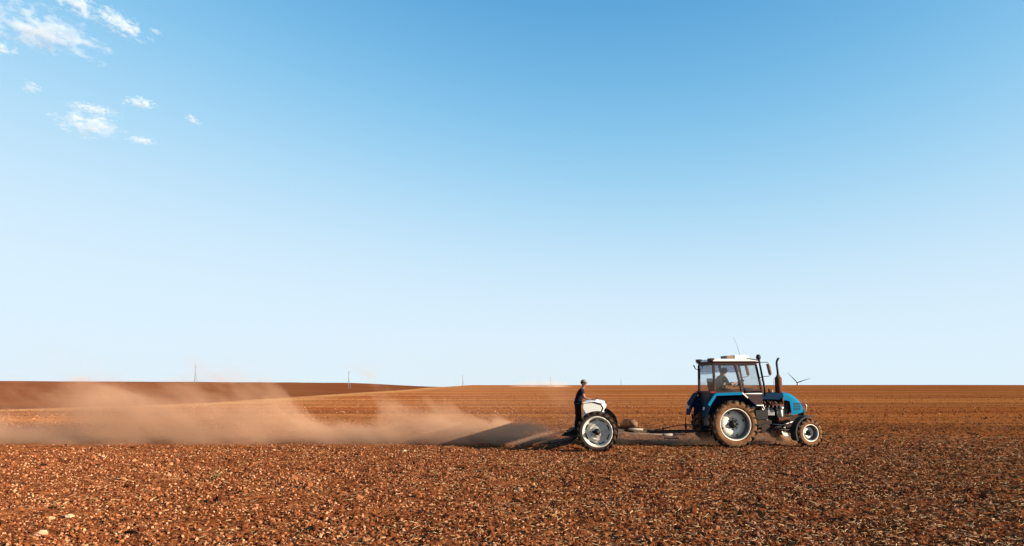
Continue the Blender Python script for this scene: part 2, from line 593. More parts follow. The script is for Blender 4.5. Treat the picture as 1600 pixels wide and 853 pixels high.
def clods():
    parts = []
    for n, r0, r1, lo, hi, pw in ((230000, 7.5, 27, 0.006, 0.023, 0.8), (34000, 22, 70, 0.012, 0.036, 0.6), (900, 8, 30, 0.03, 0.065, 1.0), (14000, 50, 160, 0.025, 0.055, 0.5)):
        x, y, r = scatter(n, r0, r1, 44, pw)
        s = lo + (hi - lo) * rng.random(n) ** 2.2
        keep = ~((y > 23.9) & (y < 27.6) & (x < 3) & (rng.random(n) < 0.7))
        patch = vnoise(x / 1.1, y / 0.8, 31) + 0.5
        patch2 = vnoise(x / 3.7, y / 2.1, 33) + 0.5
        keep &= rng.random(n) < 0.15 + 1.3 * patch * (0.35 + 0.9 * patch2)
        parts.append((x[keep], y[keep], s[keep]))
    x = np.concatenate([p[0] for p in parts]); y = np.concatenate([p[1] for p in parts]); s = np.concatenate([p[2] for p in parts])
    n = len(x)
    z = ground_z(x, y) + s * 0.25
    me = bpy.data.meshes.new('soil_clods')
    me.vertices.add(n)
    me.vertices.foreach_set('co', np.stack([x, y, z], -1).astype(np.float32).ravel())
    rot = rng.random((n, 3)) * 6.283
    scl = s[:, None] * (0.6 + 0.8 * rng.random((n, 3)))
    for nm, d in (('rot', rot), ('scl', scl)):
        a = me.attributes.new(nm, 'FLOAT_VECTOR', 'POINT')
        a.data.foreach_set('vector', d.astype(np.float32).ravel())
    me.update()
    o = bpy.data.objects.new('soil_clods', me)
    col.objects.link(o)
    mat = clod_material()
    me.materials.append(mat)
    tag(o, 'brown dry soil clods strewn all over the tilled field', 'soil clods', kind='stuff')
    ng = bpy.data.node_groups.new('clod_scatter', 'GeometryNodeTree')
    ng.interface.new_socket('Geometry', in_out='INPUT', socket_type='NodeSocketGeometry')
    ng.interface.new_socket('Geometry', in_out='OUTPUT', socket_type='NodeSocketGeometry')
    gi = ng.nodes.new('NodeGroupInput'); go = ng.nodes.new('NodeGroupOutput')
    ico = ng.nodes.new('GeometryNodeMeshIcoSphere'); ico.inputs['Radius'].default_value = 1.0; ico.inputs['Subdivisions'].default_value = 2
    sp = ng.nodes.new('GeometryNodeSetPosition')
    nz = ng.nodes.new('ShaderNodeTexNoise'); nz.inputs['Scale'].default_value = 1.3; nz.inputs['Detail'].default_value = 3
    pos = ng.nodes.new('GeometryNodeInputPosition')
    ng.links.new(pos.outputs[0], nz.inputs['Vector'])
    vm = ng.nodes.new('ShaderNodeVectorMath'); vm.operation = 'SUBTRACT'; vm.inputs[1].default_value = (0.5, 0.5, 0.5)
    ng.links.new(nz.outputs['Color'], vm.inputs[0])
    vm2 = ng.nodes.new('ShaderNodeVectorMath'); vm2.operation = 'SCALE'; vm2.inputs['Scale'].default_value = 1.9
    ng.links.new(vm.outputs[0], vm2.inputs[0])
    ng.links.new(ico.outputs['Mesh'], sp.inputs['Geometry'])
    ng.links.new(vm2.outputs[0], sp.inputs['Offset'])
    sf = ng.nodes.new('GeometryNodeSetShadeSmooth'); sf.inputs['Shade Smooth'].default_value = False
    ng.links.new(sp.outputs[0], sf.inputs[0])
    sm = ng.nodes.new('GeometryNodeSetMaterial'); sm.inputs['Material'].default_value = mat
    ng.links.new(sf.outputs[0], sm.inputs[0])
    iop = ng.nodes.new('GeometryNodeInstanceOnPoints')
    ng.links.new(gi.outputs[0], iop.inputs['Points'])
    ng.links.new(sm.outputs[0], iop.inputs['Instance'])
    for nm, sock in (('rot', 'Rotation'), ('scl', 'Scale')):
        na = ng.nodes.new('GeometryNodeInputNamedAttribute'); na.data_type = 'FLOAT_VECTOR'; na.inputs['Name'].default_value = nm
        src = na.outputs['Attribute']
        if nm == 'rot':
            er = ng.nodes.new('FunctionNodeEulerToRotation')
            ng.links.new(src, er.inputs[0]); src = er.outputs[0]
        ng.links.new(src, iop.inputs[sock])
    ng.links.new(iop.outputs[0], go.inputs[0])
    md = o.modifiers.new('clods', 'NODES'); md.node_group = ng
    return o


def straw():
    n = 52000
    x, y, r = scatter(n, 7.5, 34, 44, 0.9)
    right = smooth(x / np.maximum(r, 1), -0.5, 0.5)
    keep = rng.random(n) < (0.35 + 0.65 * right) * (0.25 + 1.1 * (vnoise(x / 1.7, y / 0.9, 41) + 0.5))
    keep &= ~((y > 23.9) & (y < 27.6) & (x < 3))
    x, y = x[keep], y[keep]
    n = len(x)
    ln = 0.022 + 0.11 * rng.random(n) ** 3.2
    w = 0.0016 + 0.0022 * rng.random(n)
    th = rng.random(n) * 6.283
    tilt = (rng.random(n) - 0.5) * 0.7
    z = ground_z(x, y) + 0.02 + 0.5 * ln * np.abs(np.sin(tilt))
    d = np.stack([np.cos(th) * np.cos(tilt), np.sin(th) * np.cos(tilt), np.sin(tilt)], -1)
    s = np.stack([-np.sin(th), np.cos(th), 0 * th], -1)
    u = np.cross(d, s)
    C = np.stack([x, y, z], -1)
    bend = (rng.random(n) - 0.5)[:, None] * ln[:, None] * 0.35
    V = []
    for e, off in ((-0.5, 0), (0.0, 1), (0.5, 0)):
        base = C + d * (ln * e)[:, None] + s * bend * off
        for k in range(3):
            t = k * 2.094
            V.append(base + (s * math.cos(t) + u * math.sin(t)) * w[:, None])
    V = np.stack(V, 1).reshape(-1, 3)
    F = []
    for a in (0, 3):
        for k in range(3):
            F.append((a + k, a + (k + 1) % 3, a + 3 + (k + 1) % 3, a + 3 + k))
    F = (np.array(F)[None] + (np.arange(n) * 9)[:, None, None]).reshape(-1, 4)
    me = bpy.data.meshes.new('straw_litter')
    me.vertices.add(len(V)); me.vertices.foreach_set('co', V.astype(np.float32).ravel())
    me.loops.add(len(F) * 4); me.loops.foreach_set('vertex_index', F.ravel().astype(np.int32))
    me.polygons.add(len(F)); me.polygons.foreach_set('loop_start', (np.arange(len(F)) * 4).astype(np.int32))
    me.update(calc_edges=True)
    at = me.attributes.new('tone', 'FLOAT', 'POINT')
    at.data.foreach_set('value', np.repeat(rng.random(n), 9).astype(np.float32))
    m, nt, out = new_mat('dry_straw')
    p = N(nt, 'ShaderNodeBsdfPrincipled'); p.inputs['Roughness'].default_value = 0.7
    a = N(nt, 'ShaderNodeAttribute', attribute_name='tone')
    L(nt, mixc(nt, a.outputs['Fac'], (0.20, 0.09, 0.03), (0.62, 0.43, 0.21)), p.inputs['Base Color'])
    L(nt, p.outputs[0], out.inputs[0])
    me.materials.append(m)
    o = bpy.data.objects.new('straw_litter', me)
    col.objects.link(o)
    tag(o, 'broken pale straw scattered over the clods of the field', 'straw', kind='stuff')
    return o


clods()
straw()


# ---------------------------------------------------------------- wheels
def lugs(mb, R0, h, W, n, sweep=0.30, lw=0.055):
    """chevron bars standing on the tread; wheel axis is y"""
    for side in (-1, 1):
        for i in range(n):
            t0 = 2 * math.pi * (i + (0.5 if side > 0 else 0)) / n
            vv = []
            prof = ((0.03, 0.0), (0.30, 0.10), (0.52, 0.17), (0.535, 0.17))
            dt = lw / R0
            for q, (yy, _) in enumerate(prof):
                t = t0 + sweep * (yy / 0.5) * (1.0)
                top = R0 + h * (1.0 if q < 2 else 0.96)
                bot = R0 - 0.02
                if q == 3:
                    top = R0 - 0.045; bot = R0 - 0.07
                for a in (-dt / 2, dt / 2):
                    for r in (bot, top):
                        vv.append((r * math.cos(t + a), side * yy * W, r * math.sin(t + a)))
            ff = []
            for q in range(len(prof) - 1):
                b = q * 4
                ff += [(b, b + 1, b + 5, b + 4), (b + 2, b + 6, b + 7, b + 3), (b + 1, b + 3, b + 7, b + 5), (b, b + 4, b + 6, b + 2)]
            ff += [(0, 2, 3, 1), (12, 13, 15, 14)]
            mb.add(vv, ff)


def tyre_profile(Ro, Ri, W):
    h = W / 2
    return [(Ri, -h * 0.72), (Ri + 0.02, -h * 0.86), (Ri + (Ro - Ri) * 0.35, -h * 1.0), (Ri + (Ro - Ri) * 0.65, -h * 0.99), (Ro - 0.035, -h * 0.93), (Ro - 0.008, -h * 0.82),
            (Ro, -h * 0.5), (Ro + 0.004, 0), (Ro, h * 0.5), (Ro - 0.008, h * 0.82), (Ro - 0.035, h * 0.93), (Ri + (Ro - Ri) * 0.65, h * 0.99), (Ri + (Ro - Ri) * 0.35, h), (Ri + 0.02, h * 0.86), (Ri, h * 0.72)]


def bolt_ring(mb, rad, n, y, r=0.016, d=0.03, ph=0.0):
    for k in range(n):
        t = 2 * math.pi * k / n + ph
        c = Vector((rad * math.cos(t), y, rad * math.sin(t)))
        mb.tube([c, c + Vector((0, -d, 0))], r, 6)


def ring(parent, name, rad, n, y, r, d, ph=0.0, mat='iron'):
    """n alike studs, one object each, sharing one mesh"""
    first = None
    for k in range(n):
        t = 2 * math.pi * k / n + ph
        loc = (rad * math.cos(t), y, rad * math.sin(t))
        if first is None:
            first = MB().tube([(0, 0.005, 0), (0, -d, 0)], r, 8).build(name, M_[mat], parent, loc=loc)
        else:
            c = first.copy(); col.objects.link(c); c.parent = parent; c.location = loc


def tractor_wheel(name, parent, loc, side, Ro, Ri, W, nl, dish, steer=0.0, spin=0.0):
    """side -1: outer face towards -y"""
    w = empty(name, loc, steer + (0 if side < 0 else math.pi), parent)
    tread = Ro - 0.036
    t = MB().lathe(tyre_profile(tread, Ri, W), 56).build('tyre', M_['tyre'], w)
    lg = MB(); lugs(lg, tread, 0.036, W, nl, lw=0.05 * Ro / 0.8)
    lg.build('tread', M_['tread'], w)['kind'] = 'stuff'
    h = W / 2
    rim = MB().lathe([(Ri + 0.0, -h * 0.72), (Ri + 0.014, -h * 0.80), (Ri + 0.014, -h * 0.88), (Ri + 0.004, -h * 0.91), (Ri - 0.008, -h * 0.86), (Ri - 0.02, -h * 0.66)], 56)
    rim.build('rim_flange', M_['rim'], w)
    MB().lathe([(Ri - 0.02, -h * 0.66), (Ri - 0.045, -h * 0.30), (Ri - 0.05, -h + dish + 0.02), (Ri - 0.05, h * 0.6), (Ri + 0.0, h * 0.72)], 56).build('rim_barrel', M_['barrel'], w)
    rim = MB().lathe([(Ri - 0.055, -h + dish + 0.03), (Ri - 0.07, -h + dish + 0.0), (Ri * 0.55, -h + dish - 0.035), (Ri * 0.40, -h + dish - 0.03), (Ri * 0.38, -h + dish - 0.015), (Ri * 0.30, -h + dish - 0.015), (0.0, -h + dish - 0.012)], 56)
    rim.build('rim_disc', M_['rim'], w)
    hub = MB()
    yy = -h + dish - 0.015
    hub.lathe([(Ri * 0.27, yy), (Ri * 0.25, yy - 0.045), (Ri * 0.16, yy - 0.055), (Ri * 0.14, yy - 0.11), (0.0, yy - 0.115)], 24)
    hub.build('hub', M_['iron'], w)
    ring(w, 'wheel_bolt', Ri * 0.34, 8, yy, 0.018 * Ro / 0.8 + 0.003, 0.035)
    if Ro > 0.6:
        ring(w, 'rim_clamp', Ri * 0.74, 4, -h + dish - 0.02, 0.028, 0.04, 0.35)
    return w


# ---------------------------------------------------------------- tractor
T_YAW = R(5.0)
_nw = at_z(1152.5, 699.5, 0.0)
T_POS = Vector((_nw.x, _nw.y + 0.12, 0.0)) + Vector((-math.sin(T_YAW), math.cos(T_YAW), 0)) * 0.85
tractor = empty('tractor', T_POS, T_YAW)
tag(tractor, 'blue farm tractor with maroon cab and cream wheel rims pulling the seeder', 'tractor')

for s in (-1, 1):
    tractor_wheel('rear_wheel', tractor, (-0.07, 0.85 * s, 0.735), s, 0.745, 0.49, 0.42, 20, 0.28)
for s in (-1, 1):
    tractor_wheel('front_wheel', tractor, (2.42, 0.80 * s, 0.45), s, 0.458, 0.262, 0.28, 16, 0.17, steer=R(6))

# drive line
mb = MB()
mb.box((-0.32, -0.26, 0.52), (1.10, 0.26, 1.12))
mb.box((-0.30, -0.20, 1.12), (0.25, 0.20, 1.30))
mb.build('transmission', M_['iron'], tractor, bevel=0.03)
mb = MB()
mb.lathe([(0.0, -0.74), (0.13, -0.74), (0.13, -0.55), (0.17, -0.50), (0.20, -0.25), (0.20, 0.25), (0.17, 0.50), (0.13, 0.55), (0.13, 0.74), (0.0, 0.74)], 20, Matrix.Translation((-0.07, 0, 0.735)))
mb.build('rear_axle', M_['iron'], tractor)
eng = empty('engine', (0, 0, 0), 0, tractor)
mb = MB()
mb.box((1.10, -0.24, 0.82), (1.92, 0.24, 1.30))
mb.box((1.14, -0.18, 1.30), (1.88, 0.18, 1.50))
mb.build('engine_block', M_['iron'], eng, bevel=0.02)
mb = MB().box((1.14, -0.20, 0.55), (1.90, 0.20, 0.82)); mb.build('oil_pan', M_['iron'], eng, bevel=0.04)
mb = MB()
for k in range(4):
    x = 1.22 + 0.18 * k
    mb.tube([(x, -0.18, 1.40), (x, -0.30, 1.40), (x + 0.02, -0.33, 1.34)], 0.035, 8)
mb.tube([(1.18, -0.335, 1.33), (1.84, -0.335, 1.33), (1.84, -0.30, 1.55)], 0.045, 10)
mb.build('exhaust_manifold', M_['rust'], eng)
MB().lathe([(0, -0.30), (0.055, -0.30), (0.055, -0.10), (0, -0.10)], 14, Matrix.Translation((1.72, -0.20, 1.22))).build('water_pump', M_['steel'], eng)
MB().tube([(1.60, -0.33, 0.92), (1.60, -0.33, 1.15)], 0.055, 12).build('oil_filter', M_['iron'], eng)
MB().tube([(1.76, -0.34, 0.95), (1.76, -0.34, 1.16)], 0.05, 12).build('fuel_filter', M_['white'], eng)
mb = MB().box((1.30, -0.36, 0.98), (1.52, -0.24, 1.16)); mb.tube([(1.34, -0.30, 1.16), (1.34, -0.30, 1.24)], 0.02, 8); mb.tube([(1.46, -0.30, 1.16), (1.46, -0.30, 1.22)], 0.02, 8)
mb.build('fuel_pump', M_['steel'], eng, bevel=0.015)
for k in range(5):
    x = 1.20 + 0.13 * k
    MB().tube([(x, -0.30, 1.18), (x + 0.02, -0.37, 1.26), (x + 0.05, -0.30, 1.38), (x + 0.04, -0.2, 1.46)], 0.012, 6).build('fuel_pipe', M_['steel'], eng)
mb = MB().tube([(1.05, -0.40, 1.42), (1.12, -0.42, 1.10), (1.20, -0.40, 0.86), (1.38, -0.36, 0.80)], 0.016, 8)
mb.build('control_rod', M_['steel'], eng)
MB().tube([(1.10, -0.38, 1.45), (1.16, -0.41, 1.20), (1.26, -0.36, 0.95)], 0.012, 8).build('control_rod', M_['steel'], eng)
mb = MB().box((1.62, -0.42, 0.74), (2.02, -0.22, 0.92)); mb.build('starter_cover', M_['rust'], eng, bevel=0.02)
mb = MB().tube([(1.45, -0.40, 0.70), (1.75, -0.42, 0.68), (2.05, -0.38, 0.76), (2.20, -0.30, 0.80)], 0.02, 8); mb.build('steering_pipe', M_['steel'], eng)
mb = MB().box((1.95, -0.25, 1.00), (2.06, 0.25, 1.58)); mb.build('radiator', M_['black'], eng, bevel=0.01)
mb = MB()
mb.lathe([(0.0, -0.05), (0.14, -0.05), (0.14, 0.05), (0, 0.05)], 18, Matrix.Translation((1.55, 0.30, 1.22)))
mb.build('alternator', M_['steel'], eng)
mb = MB()
mb.box((1.88, -0.24, 0.60), (2.62, 0.24, 0.96))
mb.box((2.62, -0.28, 0.66), (2.70, 0.28, 0.98))
mb.build('front_frame', M_['frame'], tractor, bevel=0.015)
mb = MB()
mb.lathe([(0, -0.62), (0.085, -0.62), (0.09, -0.3), (0.17, -0.16), (0.18, 0.0), (0.17, 0.16), (0.09, 0.3), (0.085, 0.62), (0, 0.62)], 18, Matrix.Translation((2.40, 0, 0.46)))
mb.tube([(2.12, -0.58, 0.44), (2.12, 0.58, 0.44)], 0.02, 8)
mb.beam((2.40, -0.60, 0.36), (2.40, -0.60, 0.66), 0.12, 0.12)
mb.beam((2.40, 0.60, 0.36), (2.40, 0.60, 0.66), 0.12, 0.12)
mb.tube([(1.0, -0.1, 0.62), (2.25, -0.06, 0.48)], 0.05, 10)
mb.build('front_axle', M_['iron'], tractor)
mb = MB().box((0.72, -0.62, 0.72), (1.30, -0.40, 0.84)); mb.box((0.95, -0.60, 0.48), (1.24, -0.56, 0.74)); mb.box((0.92, -0.66, 0.44), (1.27, -0.44, 0.48)); mb.build('step', M_['frame'], tractor, bevel=0.008)
mb = MB().box((0.78, -0.60, 0.86), (1.18, -0.40, 1.16)); mb.build('battery_box', M_['iron'], tractor, bevel=0.015)
mb = MB().box((0.2, 0.34, 0.70), (1.1, 0.62, 1.05)); mb.build('side_tank', M_['black'], tractor, bevel=0.04)

# bonnet
hood = empty('hood', (0, 0, 0), 0, tractor)


def hood_section(x, ztop, zbot, w):
    """half-round topped cross-section, listed across y"""
    return [(x, -w, zbot), (x, -w, ztop - 0.13), (x, -w * 0.93, ztop - 0.055), (x, -w * 0.75, ztop - 0.012), (x, -w * 0.4, ztop), (x, w * 0.4, ztop), (x, w * 0.75, ztop - 0.012), (x, w * 0.93, ztop - 0.055), (x, w, ztop - 0.13), (x, w, zbot)]


def loft(mb, secs, cap=True, smooth_=True):
    n = len(secs[0])
    vv = [p for s in secs for p in s]
    ff = []
    for i in range(len(secs) - 1):
        for k in range(n - 1):
            ff.append((i * n + k, i * n + k + 1, (i + 1) * n + k + 1, (i + 1) * n + k))
    mb.add(vv, ff, smooth=smooth_)
    if cap:
        mb.add(secs[0], [list(range(n))]); mb.add(secs[-1], [list(range(n))[::-1]])


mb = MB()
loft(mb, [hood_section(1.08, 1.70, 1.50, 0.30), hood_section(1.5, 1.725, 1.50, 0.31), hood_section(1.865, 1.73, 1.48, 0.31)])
mb.build('hood_top', M_['blue_shaded'], hood)
mb = MB()
loft(mb, [hood_section(1.875, 1.735, 1.47, 0.315), hood_section(2.00, 1.725, 1.46, 0.315), hood_section(2.08, 1.705, 1.43, 0.315), hood_section(2.13, 1.685, 0.98, 0.315), hood_section(2.26, 1.61, 1.01, 0.315),
          hood_section(2.38, 1.505, 1.04, 0.312), hood_section(2.48, 1.40, 1.07, 0.305), hood_section(2.545, 1.30, 1.09, 0.295), hood_section(2.575, 1.24, 1.10, 0.28)])
mb.build('nose', M_['blue'], hood)
for k in range(5):
    z = 1.36 - 0.052 * k
    x1 = 2.46 - 0.01 * abs(k - 2)
    for s in (-1, 1):
        MB().box((2.21, 0.316 * s - 0.008, z), (x1, 0.316 * s + 0.008, z + 0.022)).build('louver', M_['black'], hood)
mb = MB().box((2.578, -0.22, 0.98), (2.60, 0.22, 1.20)); mb.build('grille', M_['black'], hood)
for s in (-1, 1):
    MB().box((2.58, 0.10 * s - 0.07 if s > 0 else -0.21, 1.02), (2.61, 0.21 if s > 0 else 0.07 * 0 - 0.05, 1.15)).build('headlight', M_['lens'], hood, bevel=0.01)
mb = MB().tube([(2.50, -0.33, 1.06), (2.60, -0.33, 1.10), (2.64, -0.33, 1.28), (2.56, -0.33, 1.42)], 0.013, 8)
mb.tube([(2.50, 0.33, 1.06), (2.60, 0.33, 1.10), (2.64, 0.33, 1.28), (2.56, 0.33, 1.42)], 0.013, 8)
mb.tube([(2.64, -0.33, 1.28), (2.64, 0.33, 1.28)], 0.013, 8)
mb.build('bumper_bar', M_['steel'], hood)

# mudguards
def arc_strip(mb, c, rad, a0, a1, y0, y1, th=0.02, n=12, lip=0.0):
    vv, ff = [], []
    for k in range(n + 1):
        t = a0 + (a1 - a0) * k / n
        for r in (rad, rad + th):
            for y in (y0, y1):
                vv.append((c[0] + r * math.cos(t), y, c[1] + r * math.sin(t)))
    for k in range(n):
        b = k * 4
        ff += [(b, b + 1, b + 5, b + 4), (b + 2, b + 6, b + 7, b + 3), (b, b + 4, b + 6, b + 2), (b + 1, b + 3, b + 7, b + 5)]
    ff += [(0, 2, 3, 1), (n * 4, n * 4 + 1, n * 4 + 3, n * 4 + 2)]
    mb.add(vv, ff, smooth=False)


for s in (-1, 1):
    fe = empty('front_mudguard', (2.42, 0.80 * s, 0.45), R(6), tractor)
    mb = MB(); arc_strip(mb, (0, 0), 0.53, R(75), R(205), -0.16, 0.16)
    mb.build('guard_sheet', M_['black'], fe)
    mb = MB(); arc_strip(mb, (0, 0), 0.51, R(75), R(205), -0.178, -0.162, 0.05)
    mb.build('guard_lip', M_['black'], fe)
    MB().beam((0, 0.14 * -s, 0.0), (-0.2, 0.14 * -s, 0.54), 0.04, 0.03).build('guard_stay', M_['iron'], fe)

FPOLY = [(-0.99, 0.98), (-0.91, 1.36), (-0.665, 1.705), (0.20, 1.735), (0.40, 1.55), (0.68, 1.30)]
for s in (-1, 1):
    fe = empty('rear_mudguard', (0, 0, 0), 0, tractor)
    y_in, y_out = 0.60 * s, 1.03 * s
    ya, yb = min(y_in, y_out), max(y_in, y_out)
    inner = [(x, z - 0.025) for x, z in FPOLY]
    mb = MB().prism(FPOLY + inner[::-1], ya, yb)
    mb.build('guard_sheet', M_['blue_shaded'], fe, bevel=0.006)
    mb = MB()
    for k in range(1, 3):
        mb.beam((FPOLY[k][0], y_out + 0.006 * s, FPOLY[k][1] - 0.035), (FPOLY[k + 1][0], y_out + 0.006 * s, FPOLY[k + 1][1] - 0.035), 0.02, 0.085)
    mb.build('guard_lip', M_['blue'], fe)  # lighter blue painted along the edge that catches the light
    mb = MB().beam((FPOLY[3][0], y_out + 0.006 * s, FPOLY[3][1] - 0.02), (FPOLY[4][0] - 0.03, y_out + 0.006 * s, FPOLY[4][1] + 0.01), 0.024, 0.035)
    mb.build('guard_edge', M_['white'], fe)
    side = [(-0.60, 1.70), (0.22, 1.72), (0.66, 1.30), (0.60, 1.05), (-0.80, 1.05), (-0.90, 1.34)]
    MB().prism(side, y_in - 0.012, y_in + 0.012).build('inner_wall', M_['blue_shaded'], fe)
    mb = MB().beam((-0.975, (0.80 if s > 0 else 0.72) * s, 1.17), (-0.95, (0.80 if s > 0 else 0.72) * s, 1.27), 0.025, 0.10 if s > 0 else 0.05)
    mb.build('rear_marker', M_['lens'], fe, bevel=0.006)

# cab
cab = empty('cab', (0, 0, 0), 0, tractor)
Y = 0.72
ZB, ZT = 1.75, 2.63
PIL = {'rear': (-0.60, -0.58), 'mid': (0.34, 0.13), 'front': (1.00, 0.82)}
for s in (-1, 1):
    for nm, (xb, xt) in PIL.items():
        w = {'rear': 0.075, 'mid': 0.07, 'front': 0.06}[nm]
        MB().beam((xb, Y * s, ZB - 0.1), (xt, (Y - 0.02) * s, ZT), 0.07, w, up=(1, 0, 0)).build('pillar', M_['maroon'], cab, bevel=0.008)
    # sills and rails
    MB().beam((-0.62, Y * s, ZB - 0.02), (0.34, Y * s, ZB - 0.02), 0.06, 0.07).build('window_sill', M_['maroon'], cab, bevel=0.008)
    MB().beam((0.36, Y * s, ZB + 0.04), (1.0, Y * s, ZB + 0.04), 0.055, 0.06).build('door_rail', M_['maroon'], cab, bevel=0.008)
    MB().beam((-0.60, (Y - 0.02) * s, ZT + 0.03), (0.84, (Y - 0.02) * s, ZT + 0.03), 0.07, 0.10).build('roof_rail', M_['maroon'], cab, bevel=0.008)
    panel = [(0.36, 1.70), (0.98, 1.70), (0.98, 1.34), (0.74, 1.34), (0.42, 1.64)]
    if s < 0:
        dr = empty('door', (0, 0, 0), 0, cab)
        MB().prism(panel, -Y - 0.01, -Y + 0.01).build('lower_panel', M_['maroon'], dr)
        tr = [(0.98, -Y - 0.02, 1.69), (0.40, -Y - 0.02, 1.69), (0.36, -Y - 0.02, 1.64), (0.73, -Y - 0.02, 1.315), (1.0, -Y - 0.02, 1.315)]
        MB().tube(tr, 0.015, 8).build('trim', M_['white'], dr)
        MB().beam((0.43, -Y - 0.03, 1.88), (0.43, -Y - 0.03, 1.76), 0.03, 0.03, up=(1, 0, 0)).build('handle', M_['black'], dr)
    else:
        MB().prism(panel, Y - 0.01, Y + 0.01).build('lower_panel', M_['maroon'], cab)
    # glazing
    def pane(x0b, x0t, x1b, x1t, zb, zt, name, mat):
        z0, z1 = (zb - ZB) / (ZT - ZB), (zt - ZB) / (ZT - ZB)
        xa = lambda b, t, f: b + (t - b) * f
        poly = [(xa(x0b, x0t, z0), zb), (xa(x1b, x1t, z0), zb), (xa(x1b, x1t, z1), zt), (xa(x0b, x0t, z1), zt)]
        return MB().prism(poly, (Y - 0.012) * s - 0.002, (Y - 0.012) * s + 0.002).build(name, mat, cab)
    pane(-0.555, -0.535, 0.30, 0.09, ZB + 0.02, ZT - 0.02, 'side_window', M_['glass'])
    pane(0.385, 0.175, 0.965, 0.785, ZB + 0.07, ZT - 0.02, 'door_window', M_['glass'])
    # tinted strip along the top of the glass on the far side
    if s > 0:
        for (a, b, c, d) in ((-0.555, -0.535, 0.30, 0.09), (0.385, 0.175, 0.965, 0.785)):
            z0, z1 = 0.72, 0.97
            xa = lambda bb, tt, f: bb + (tt - bb) * f
            poly = [(xa(a, b, z0), ZB + z0 * (ZT - ZB)), (xa(c, d, z0), ZB + z0 * (ZT - ZB)), (xa(c, d, z1), ZB + z1 * (ZT - ZB)), (xa(a, b, z1), ZB + z1 * (ZT - ZB))]
            MB().prism(poly, Y - 0.024, Y - 0.020).build('tinted_strip', M_['glass_dark'], cab)
for (xb, zz, hh) in ((-0.60, ZB - 0.02, 0.08), (-0.58, ZT + 0.02, 0.10), (1.0, ZB, 0.08), (0.82, ZT + 0.02, 0.10)):
    MB().beam((xb, -Y + 0.03, zz), (xb, Y - 0.03, zz), 0.06, hh).build('cross_rail', M_['maroon'], cab, bevel=0.008)
MB().box((-0.592, -Y + 0.05, ZB + 0.03), (-0.588, Y - 0.05, ZT - 0.02)).build('rear_window', M_['glass'], cab)
MB().box((-0.582, -Y + 0.05, ZB + 0.56), (-0.578, Y - 0.05, ZT - 0.02)).build('tinted_strip', M_['glass_dark'], cab)
mb = MB()
mb.add([(0.985, -Y + 0.05, ZB + 0.05), (0.985, Y - 0.05, ZB + 0.05), (0.815, Y - 0.05, ZT - 0.02), (0.815, -Y + 0.05, ZT - 0.02), (0.989, -Y + 0.05, ZB + 0.05), (0.989, Y - 0.05, ZB + 0.05), (0.819, Y - 0.05, ZT - 0.02), (0.819, -Y + 0.05, ZT - 0.02)],
       [(0, 1, 2, 3), (7, 6, 5, 4), (0, 4, 5, 1), (1, 5, 6, 2), (2, 6, 7, 3), (3, 7, 4, 0)])
mb.build('windscreen', M_['glass'], cab)
MB().box((-0.60, -0.58, 1.06), (-0.56, 0.58, ZB - 0.06)).build('rear_panel', M_['black'], cab)
MB().box((-0.56, -0.58, 1.20), (1.0, 0.58, 1.28)).build('cab_floor', M_['black'], cab)
MB().box((0.96, -0.66, 1.22), (1.02, 0.66, ZB - 0.04)).build('firewall', M_['black'], cab)
rf = empty('roof', (0, 0, 0), 0, cab)
mb = MB().prism([(-0.62, 2.715), (-0.62, 2.75), (-0.54, 2.795), (0.55, 2.80), (0.80, 2.765), (0.90, 2.722)], -0.76, 0.76)
mb.build('roof_shell', M_['white'], rf, bevel=0.02, seg=3)
mb = MB().prism([(-0.64, 2.68), (-0.64, 2.712), (0.92, 2.712), (0.92, 2.68)], -0.775, 0.775)
mb.build('roof_edge', M_['maroon'], rf, bevel=0.01)
MB().box((0.20, -0.50, 2.802), (0.70, 0.10, 2.93)).build('roof_hatch', M_['white'], rf, bevel=0.03)
mb = MB().box((-0.06, -0.48, 2.802), (0.19, 0.05, 2.91)); mb.build('shaded_hatch_rear', M_['mirror'], rf, bevel=0.012)  # dark colour stands in for shade on the hatch's rear face
mb = MB().beam((0.52, -0.74, 2.81), (0.90, -0.74, 2.755), 0.04, 0.035); mb.build('gutter', M_['black'], rf)
for yy in (-0.66, -0.50, 0.50, 0.66):
    MB().box((-0.69, yy - 0.07, 2.715), (-0.55, yy + 0.07, 2.82)).build('work_lamp', M_['maroon'], rf, bevel=0.02)
MB().tube([(0.62, 0.05, 2.92), (0.55, 0.05, 3.20), (0.42, 0.05, 3.55)], [0.005, 0.004, 0.003], 6).build('antenna', M_['black'], rf)
for s in (-1, 1):
    MB().box((-0.72, 0.70 * s - 0.06, 1.70), (-0.62, 0.70 * s + 0.06, 1.765)).build('tail_lamp', M_['red_lens'], cab, bevel=0.01)
mb = MB().tube([(-0.62, 0.70, 2.48), (-0.70, 0.72, 2.50), (-0.72, 0.73, 2.56), (-0.76, 0.74, 2.63)], [0.012, 0.014, 0.02, 0.022], 8)
mb.build('rear_hook', M_['black'], cab)
# mirrors
for s in (-1, 1):
    mr = empty('mirror', (0, 0, 0), 0, cab)
    yy = (Y + 0.16) * s
    MB().tube([(0.84, Y * s, 2.66), (0.98, (Y + 0.06) * s, 2.69), (1.14, yy, 2.685), (1.17, yy, 2.65), (1.22, yy, 2.28), (1.19, yy, 2.25), (1.0, (Y + 0.05) * s, 2.22), (0.93, Y * s, 2.20)], 0.011, 8).build('mirror_arm', M_['black'], mr)
    MB().prism([(1.125, 2.63), (1.15, 2.64), (1.20, 2.56), (1.235, 2.33), (1.21, 2.28), (1.19, 2.31)], yy - 0.09, yy + 0.09).build('mirror_head', M_['mirror'], mr, bevel=0.008)
